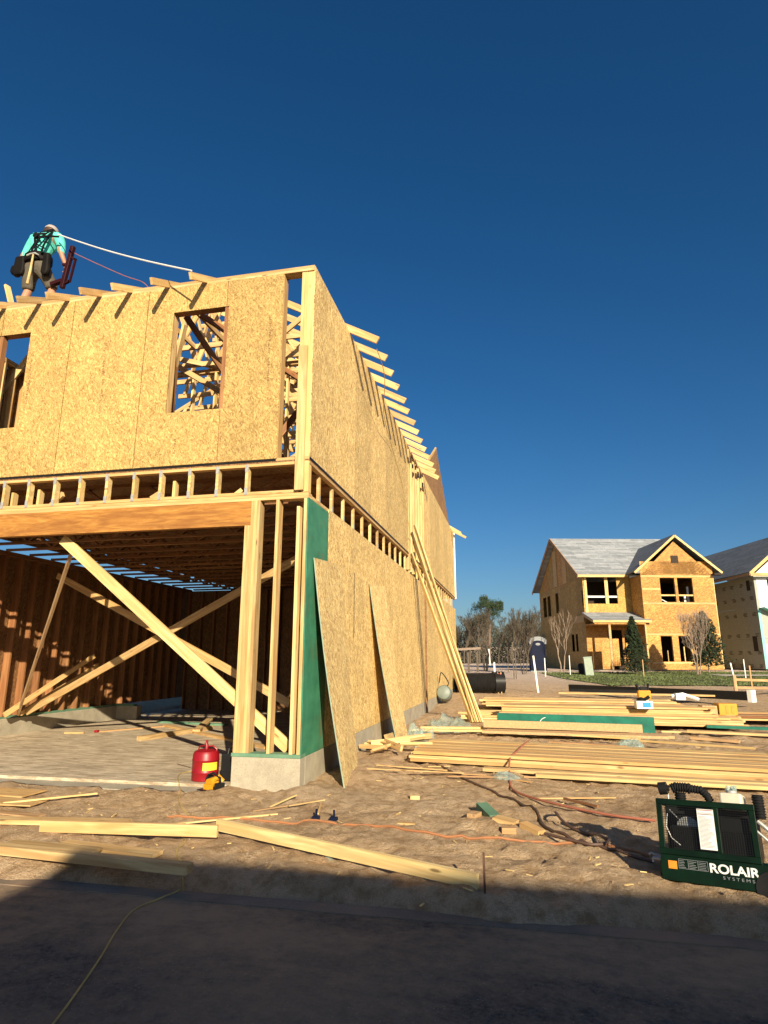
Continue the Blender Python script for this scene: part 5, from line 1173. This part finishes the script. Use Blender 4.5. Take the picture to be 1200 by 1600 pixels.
# ---- trees
def branch_tree(base, h, spread, depth, r0, seed, nfork=(2, 3), trunk=.35, stems=1, up=.35, minr=.006, straight=.15):
    random.seed(seed); b = MB(); tw = MB()
    def rec(p, d, L, r, k):
        d = d.normalized(); q = p + d * L * .5 + Vector((random.uniform(-1, 1), random.uniform(-1, 1), 0)) * L * .06; e = p + d * L
        tgt = b if k > 1 else tw
        tgt.tube([p, q, e], [r, r * .85, r * .7], 5 if k > 1 else 3, False)
        if k == 0: return
        for i in range(random.randint(*nfork)):
            ax = Vector((random.uniform(-1, 1), random.uniform(-1, 1), random.uniform(-.2, .6))).normalized()
            nd = (d + ax * spread + Vector((0, 0, up))).normalized(); rec(e, nd, L * random.uniform(.62, .85), max(minr, r * .62), k - 1)
            if random.random() < .35 and k < depth: rec(q, (d + ax * spread * 1.4).normalized(), L * .5, max(minr, r * .45), max(0, k - 2))
    base = Vector(base)
    for s_ in range(stems):
        a_ = 6.28 * s_ / max(1, stems) + random.random(); d = Vector((math.cos(a_) * straight * (stems > 1), math.sin(a_) * straight * (stems > 1), 1))
        rec(base + Vector((math.cos(a_), math.sin(a_), 0)) * .08 * (stems > 1), d, h * trunk, r0, depth)
    return b, tw
def bare_tree(name, label, x, y, h, **k):
    z = g1(x, y) - .1; t = thing(name, label, 'tree', (x, y, z)); mt = k.pop('mat', 'palebark'); grp = k.pop('group', None)
    if grp: t['group'] = grp
    b, tw = branch_tree((x, y, z), h, **k); b.build('trunk', M[mt], t); tw.build('twigs', M['twig' if mt == 'bark' else mt], t); return t
def leafy(name, label, x, y, h, r, n, mat, seed, prof, trunk_h=.3, leaf=.09, jag=.3, barkm='bark', cat='tree'):
    random.seed(seed); z = g1(x, y) - .05; t = thing(name, label, cat, (x, y, z)); v = []; f = []
    for i in range(n):
        q = random.random() ** .8; rr = prof(q) * r; a_ = random.random() * 6.283
        lump = 1 + jag * (float(vnoise(np.array([a_ * 2.2 + seed]), np.array([q * 8.]), seed)[0]) - .6) + .5 * jag * (float(vnoise(np.array([a_ * 5.]), np.array([q * 22.]), seed + 2)[0]) - .5)
        d = rr * lump * random.random() ** .33; c = Vector((x + d * math.cos(a_), y + d * math.sin(a_), z + trunk_h + q * (h - trunk_h) + random.uniform(-.05, .05)))
        e1 = Vector((random.uniform(-1, 1), random.uniform(-1, 1), random.uniform(-.6, .6))).normalized() * leaf * random.uniform(.6, 1.3); e2 = e1.orthogonal().normalized() * leaf * .45
        k = len(v); v += [c - e1, c + e2, c + e1, c - e2]; f.append((k, k + 1, k + 2, k + 3))
    put('crown', mesh('crown', v, f), mat=M[mat], parent=t); MB().tube([(x, y, z), (x, y, z + h * .85)], [.05, .012], 6).build('trunk', M[barkm], t); return t
cone = lambda q: (1 - q) ** .75 * .95 + .06 if q > .12 else .75 + q * 2
leafy('evergreen_tree', 'slim dark evergreen standing before the porch of the orange house', 8.95, 31.2, 3.3, .8, 4200, 'leafdark', 4, cone, .25, .085, 1.0)
leafy('evergreen_tree', 'dark evergreen at the right corner of the orange house', 13.4, 33.6, 3.6, 1.15, 5600, 'leafdark', 6, cone, .45, .09, 1.0, barkm='palebark')
bare_tree('bare_tree', 'leafless pale multi stem tree before the right ground floor windows', 12.15, 31.0, 3.0, spread=.5, depth=6, r0=.04, seed=3, stems=3, trunk=.34, up=.5, minr=.004, straight=.12, nfork=(2, 3))
bare_tree('bare_tree', 'leafless twin trunk tree before the left wall of the orange house', 5.15, 34.6, 2.8, spread=.42, depth=5, r0=.05, seed=11, stems=2, trunk=.40, up=.4, minr=.006, straight=.12, nfork=(2, 2))
bare_tree('bare_tree', 'bushy leafless sapling left of the portable toilet', 2.75, 31.5, 3.6, spread=.55, depth=6, r0=.035, seed=21, stems=3, trunk=.3, up=.35, minr=.006, straight=.15, mat='bark')
bare_tree('bare_tree', 'leafless tree just beyond the far end of the side wall', .25, 36.5, 3.9, spread=.7, depth=6, r0=.07, seed=31, stems=2, trunk=.3, up=.25, minr=.012, mat='bark')
# tall pine
random.seed(14); px, py = -2.0, 92.
t = thing('pine_tree', 'tall pine with bunched crown rising above the bare woods', 'tree', (px, py, .6)); b = MB().tube([(px, py, .5), (px + .3, py, 6), (px + .1, py, 11.2)], [.28, .2, .08], 8); v = []; f = []
for i in range(15):
    a_ = random.random() * 6.28; zc = random.uniform(6.6, 11.3); rr = random.uniform(.5, 2.6) * (1 if zc < 10.6 else .4); c = Vector((px + rr * math.cos(a_), py + rr * math.sin(a_), zc)); b.tube([(px + .2, py, zc - .7), c], [.06, .03], 5)
    R = random.uniform(.55, 1.05)
    for k in range(420):
        d = Vector((random.gauss(0, 1), random.gauss(0, 1), random.gauss(0, .6))).normalized() * R * random.random() ** .4; p = c + d; e1 = Vector((random.uniform(-1, 1), random.uniform(-1, 1), random.uniform(-.3, .8))).normalized() * .15; e2 = e1.orthogonal().normalized() * .045
        n = len(v); v += [p - e1, p + e2, p + e1, p - e2]; f.append((n, n + 1, n + 2, n + 3))
b.build('trunk', M['pinebark'], t); put('crown', mesh('crown', v, f), mat=M['leafpine'], parent=t)
# distinguishable bare trees at the wood's edge
random.seed(77); spots = []
def wedge(px_frac, D):      # a place in the woods by bearing
    a_ = R_(11.95) - math.atan(px_frac); return 2.455 - math.sin(a_) * D, -7.063 + math.cos(a_) * D
labs = ['leafless grey tree standing at the edge of the far wood']
protos = []
for i in range(5):
    b, tw = branch_tree((0, 0, 0), 8.5, .55, 6, .15, 100 + i, (2, 3), .28, 1, .3, .02)
    protos.append((mesh('trunk', b.v, b.f), mesh('twigs', tw.v, tw.f)))
for i in range(44):
    fr_ = random.uniform(.085, .335) if i > 6 else random.uniform(.09, .24); D = random.uniform(92, 130); x, y = wedge(fr_, D); s_ = random.uniform(.65, 1.05); z = .5
    t = thing('bare_tree', labs[0], 'tree', (x, y, z), 'leafless trees at the edge of the far wood')
    pr = protos[i % 5]; mw = Matrix.Translation((x, y, z)) @ Matrix.Rotation(random.random() * 6.28, 4, 'Z') @ Matrix.Scale(s_, 4)
    put('trunk', pr[0], mw, M['bark'], t); put('twigs', pr[1], mw, M['twig'], t)
v = []; f = []
for i in range(110000):
    fr_ = random.uniform(-.25, 1.1); D = random.uniform(108, 150); x, y = wedge(fr_, D)
    hmax = 4.6 + 3.2 * float(vnoise(np.array([fr_ * 42.]), np.array([0.]), 6)[0]) + 1.6 * float(vnoise(np.array([fr_ * 150.]), np.array([D * .1]), 7)[0])
    z = .3 + (hmax + .04 * (D - 108)) * random.random() ** 1.1; p = Vector((x, y, z)); e1 = Vector((random.uniform(-1, 1), random.uniform(-1, 1), random.uniform(-.4, 1.3))).normalized() * random.uniform(.12, .42); e2 = e1.orthogonal().normalized() * random.uniform(.03, .10)
    n = len(v); v += [p - e1, p + e2, p + e1, p - e2]; f.append((n, n + 1, n + 2, n + 3))
o = put('far_wood', mesh('far_wood', v, f), mat=M['twig2']); o['kind'] = 'stuff'; o['label'] = 'brown winter wood on the horizon behind the plots'; o['category'] = 'wood'
v = []; f = []
for i in range(9000):
    fr_ = random.uniform(-.25, 1.1); D = random.uniform(104, 140); x, y = wedge(fr_, D); cl = float(vnoise(np.array([fr_ * 60.]), np.array([D * .05]), 12)[0])
    if cl < .55: continue
    z = .4 + 5.5 * random.random(); p = Vector((x, y, z)); e1 = Vector((random.uniform(-1, 1), random.uniform(-1, 1), random.uniform(-.4, .4))).normalized() * .35; e2 = e1.orthogonal().normalized() * .12
    n = len(v); v += [p - e1, p + e2, p + e1, p - e2]; f.append((n, n + 1, n + 2, n + 3))
o = put('evergreen_understorey', mesh('evergreen_understorey', v, f), mat=M['leafpine']); o['kind'] = 'stuff'; o['label'] = 'dark evergreen patches inside the far wood'; o['category'] = 'wood'

# portable toilet
TX, TY = wedge((842 - 600) / 1000, 43.5); TZ = g1(TX, TY) - .03
pt = thing('portable_toilet', 'navy portable toilet with grey rounded roof left of the orange house', 'portable toilet', (TX, TY, TZ)); mt = Matrix.Translation((TX, TY, TZ)) @ Matrix.Rotation(R_(6), 4, 'Z')
def arch(w, z0, zt, n=10): return [(-w, z0), (w, z0)] + [(w * math.cos(math.pi * k / n), zt - w * .45 + w * .45 * math.sin(math.pi * k / n)) for k in range(n + 1)]
MB().prism(arch(.50, .08, 2.12), -.5, .5).build('cabin', M['navy'], pt, mw=mt); MB().prism(arch(.56, 1.78, 2.28), -.52, -.42).prism(arch(.56, 1.9, 2.26), -.42, .55).build('roof', M['graypl'], pt, mw=mt)
MB().prism(arch(.42, .12, 2.02), -.535, -.522).build('door', M['navy'], pt, mw=mt)
dr = pt.children[-1]
MB().lathe([(.12, 0), (.14, .006), (.0, .012)], 18, Matrix.Translation((0, -.536, 1.78)) @ Matrix.Rotation(R_(90), 4, 'X') @ Matrix.Diagonal((1.1, .6, 1, 1))).build('oval_badge', M['graypl'], pt, mw=mt)
MB().box(-.55, .55, -.55, .55, 0, .08).build('skid', M['graypl'], pt, mw=mt)
# utility pedestal
ux, uy = wedge((922 - 600) / 1000, 37.5); uz = g1(ux, uy)
up_ = thing('utility_pedestal', 'tilted grey green utility pedestal at the left of the porch', 'utility box', (ux, uy, uz)); mu = Matrix.Translation((ux, uy, uz)) @ Matrix.Rotation(R_(-4), 4, 'Y')
MB().box(-.22, .22, -.2, .2, -.1, .98).build('box_body', M['graygreen'], up_, mw=mu, bevel=.02); MB().box(-.24, .24, -.22, .22, .98, 1.04).build('lid', M['graygreen'], up_, mw=mu, bevel=.01)
bx2, by2 = wedge((910 - 600) / 1000, 38.5)
tag(MB().lathe([(.16, 0), (.2, .5), (.16, .62), (.05, .66)], 12, Matrix.Translation((bx2, by2, g1(bx2, by2)))).build('black_bin', M['black'], smooth=True), 'small black bin next to the utility pedestal', 'bin')
# stakes
def stake(label, frac, D, h, r, mat, lean_=0.):
    x, y = wedge(frac, D); z = g1(x, y)
    return tag(beam('stake', (x, y, z - .1), (x - lean_, y, z + h), r, r, M[mat], up=(1, 0, 0)), label, 'stake')
stake('white stake standing left of the leaning white one, behind the stacks', .1735, 24.3, 1.12, .055, 'white')
stake('white stake leaning left on the sand behind the stacks', .2405, 24.8, 1.35, .06, 'white', .12)
stake('short white stake beside the portable toilet', .253, 37, 1.0, .05, 'white')
stake('thin pale stake before the dark left wall of the house', .292, 38, 1.1, .04, 'white')
stake('white stake far off on the pale sand by the wood', .167, 75, 1.9, .14, 'white', .1)
stake('thin dark stake left of the bushy sapling', .195, 42, 1.5, .05, 'bark')
stake('dark stake at the bushy sapling', .2035, 34, 1.9, .06, 'bark')
stake('pale stake right of the bushy sapling', .207, 34, 1.6, .05, 'bark')
stake('white stake leaning by the house at the right frame edge', .548, 37.5, .75, .06, 'white', .1)
stake('thin white stake right of the leaning one at the right frame edge', .566, 37, .95, .04, 'white')
stake('grey stake standing in grass at the right frame edge', .574, 30, .9, .05, 'pine_rough')
stake('thin stake before the dark foundation of the orange house', .407, 36, .9, .04, 'pine_rough')
# short rail fence at right
f0 = wedge(.548, 24.5); f1 = wedge(.62, 27)
fz = g1(*f0); rfn = thing('rail_fence', 'weathered two rail fence on the grass at the right', 'fence', (*f0, fz))
for k, p in enumerate((f0, f1)): beam('post', (*p, fz - .2), (*p, fz + .72), .09, .09, M['pine_rough'], rfn, up=(1, 0, 0))
for hh in (.32, .58): beam('rail', (*f0, fz + hh), (*f1, fz + hh - .1), .03, .08, M['pine_rough'], rfn)
# black culvert pipe by the wall end
pf = wedge(.112, 24.0); pg = wedge(.181, 24.4); pz = g1(*pf) + .36
cu = thing('culvert_pipe', 'large black corrugated pipe lying beyond the end of the side wall', 'pipe', (*pf, pz))
P = []; rr = []; a_, b_ = Vector((*pf, pz)), Vector((*pg, pz))
for k in range(61): P.append(a_.lerp(b_, k / 60)); rr.append(.36 if k % 2 else .335)
MB().tube(P, rr, 22, False).build('pipe_wall', M['black'], cu, smooth=True); MB().tube([b_ - (b_ - a_).normalized() * .25, b_ + (b_ - a_).normalized() * .12], .40, 22, False).build('pipe_collar', M['black'], cu, smooth=True)
vx, vy = wedge(.178, 24.2)
rt = thing('ribbon_stake', 'stakes tied with red and white ribbon by the black pipe', 'stake', (vx, vy, g1(vx, vy)))
for dx in (0, .12): beam('stick', (vx + dx, vy, g1(vx, vy) - .1), (vx + dx, vy, g1(vx, vy) + .75), .035, .035, M['pine_pale'], rt, up=(1, 0, 0))
b = MB(); random.seed(6)
for k in range(9): b.tube([(vx + random.uniform(-.02, .15), vy - .03, g1(vx, vy) + random.uniform(.45, .78)), (vx + random.uniform(-.02, .15), vy - .03, g1(vx, vy) + random.uniform(.3, .6))], .03, 5)
b.build('ribbon', plain('red_pink_ribbon', (.6, .16, .12), .6, var=.4, sc=20), rt)
# low cluster of posts far left of the sapling
qx, qy = wedge(.128, 41)
tr = thing('timber_trestle', 'weathered timber posts with a rough rail beyond the side wall', 'trestle', (qx, qy, g1(qx, qy)))
for k in range(4): beam('post', (qx + .55 * k - .9, qy + .3 * (k % 2), g1(qx, qy) - .1), (qx + .55 * k - .9, qy + .3 * (k % 2), g1(qx, qy) + 1.25), .12, .12, M['bark'], tr, up=(1, 0, 0))
beam('rail', (qx - 1.3, qy, g1(qx, qy) + 1.4), (qx + 1.0, qy, g1(qx, qy) + 1.5), .14, .14, M['palebark'], tr)
# sand ridges on the far lot
random.seed(18)
v = []; f = []

# ================================================================== house shell across the street (casts the shade on the road)
ZZ = 6.6; X0 = 6.98; Y0 = -18.3
k = 2.05 / .93
Y0 = -2.30 - k * (ZZ + .06); X0 = -1.02 + 1.05 / .93 * (ZZ + .12)
SH = thing('sheathed_townhouse', 'flat topped strand board house shell across the street', 'house', (X0 + 8, Y0 - 4, -.1))
for i in range(14): sheet('wall_panel', (X0 + 1.22 * i + .001, Y0, -.1), (-1, 0, 0), 0, 0, 0, M['osb'], SH) if False else None
MB().box(X0, X0 + 17, Y0 - .1, Y0, -.1, ZZ).box(X0, X0 + 17, Y0 - 10, Y0 - 9.9, -.1, ZZ).build('long_wall', M['osb_side'], SH)
MB().box(X0, X0 + .1, Y0 - 9.9, Y0 - .1, -.1, ZZ).box(X0 + 16.9, X0 + 17, Y0 - 9.9, Y0 - .1, -.1, ZZ).build('end_wall', M['osb_side'], SH)
MB().box(X0 + .1, X0 + 16.9, Y0 - 9.9, Y0 - .1, ZZ - .5, ZZ - .4).build('ceiling_deck', M['osb_brown'], SH)
for i in range(5):
    MB().box(X0 + 1.5 + i * 3.2, X0 + 2.9 + i * 3.2, Y0 + .001, Y0 + .03, 4.1, 5.6).build('window', M['black_coat_shade'], SH)
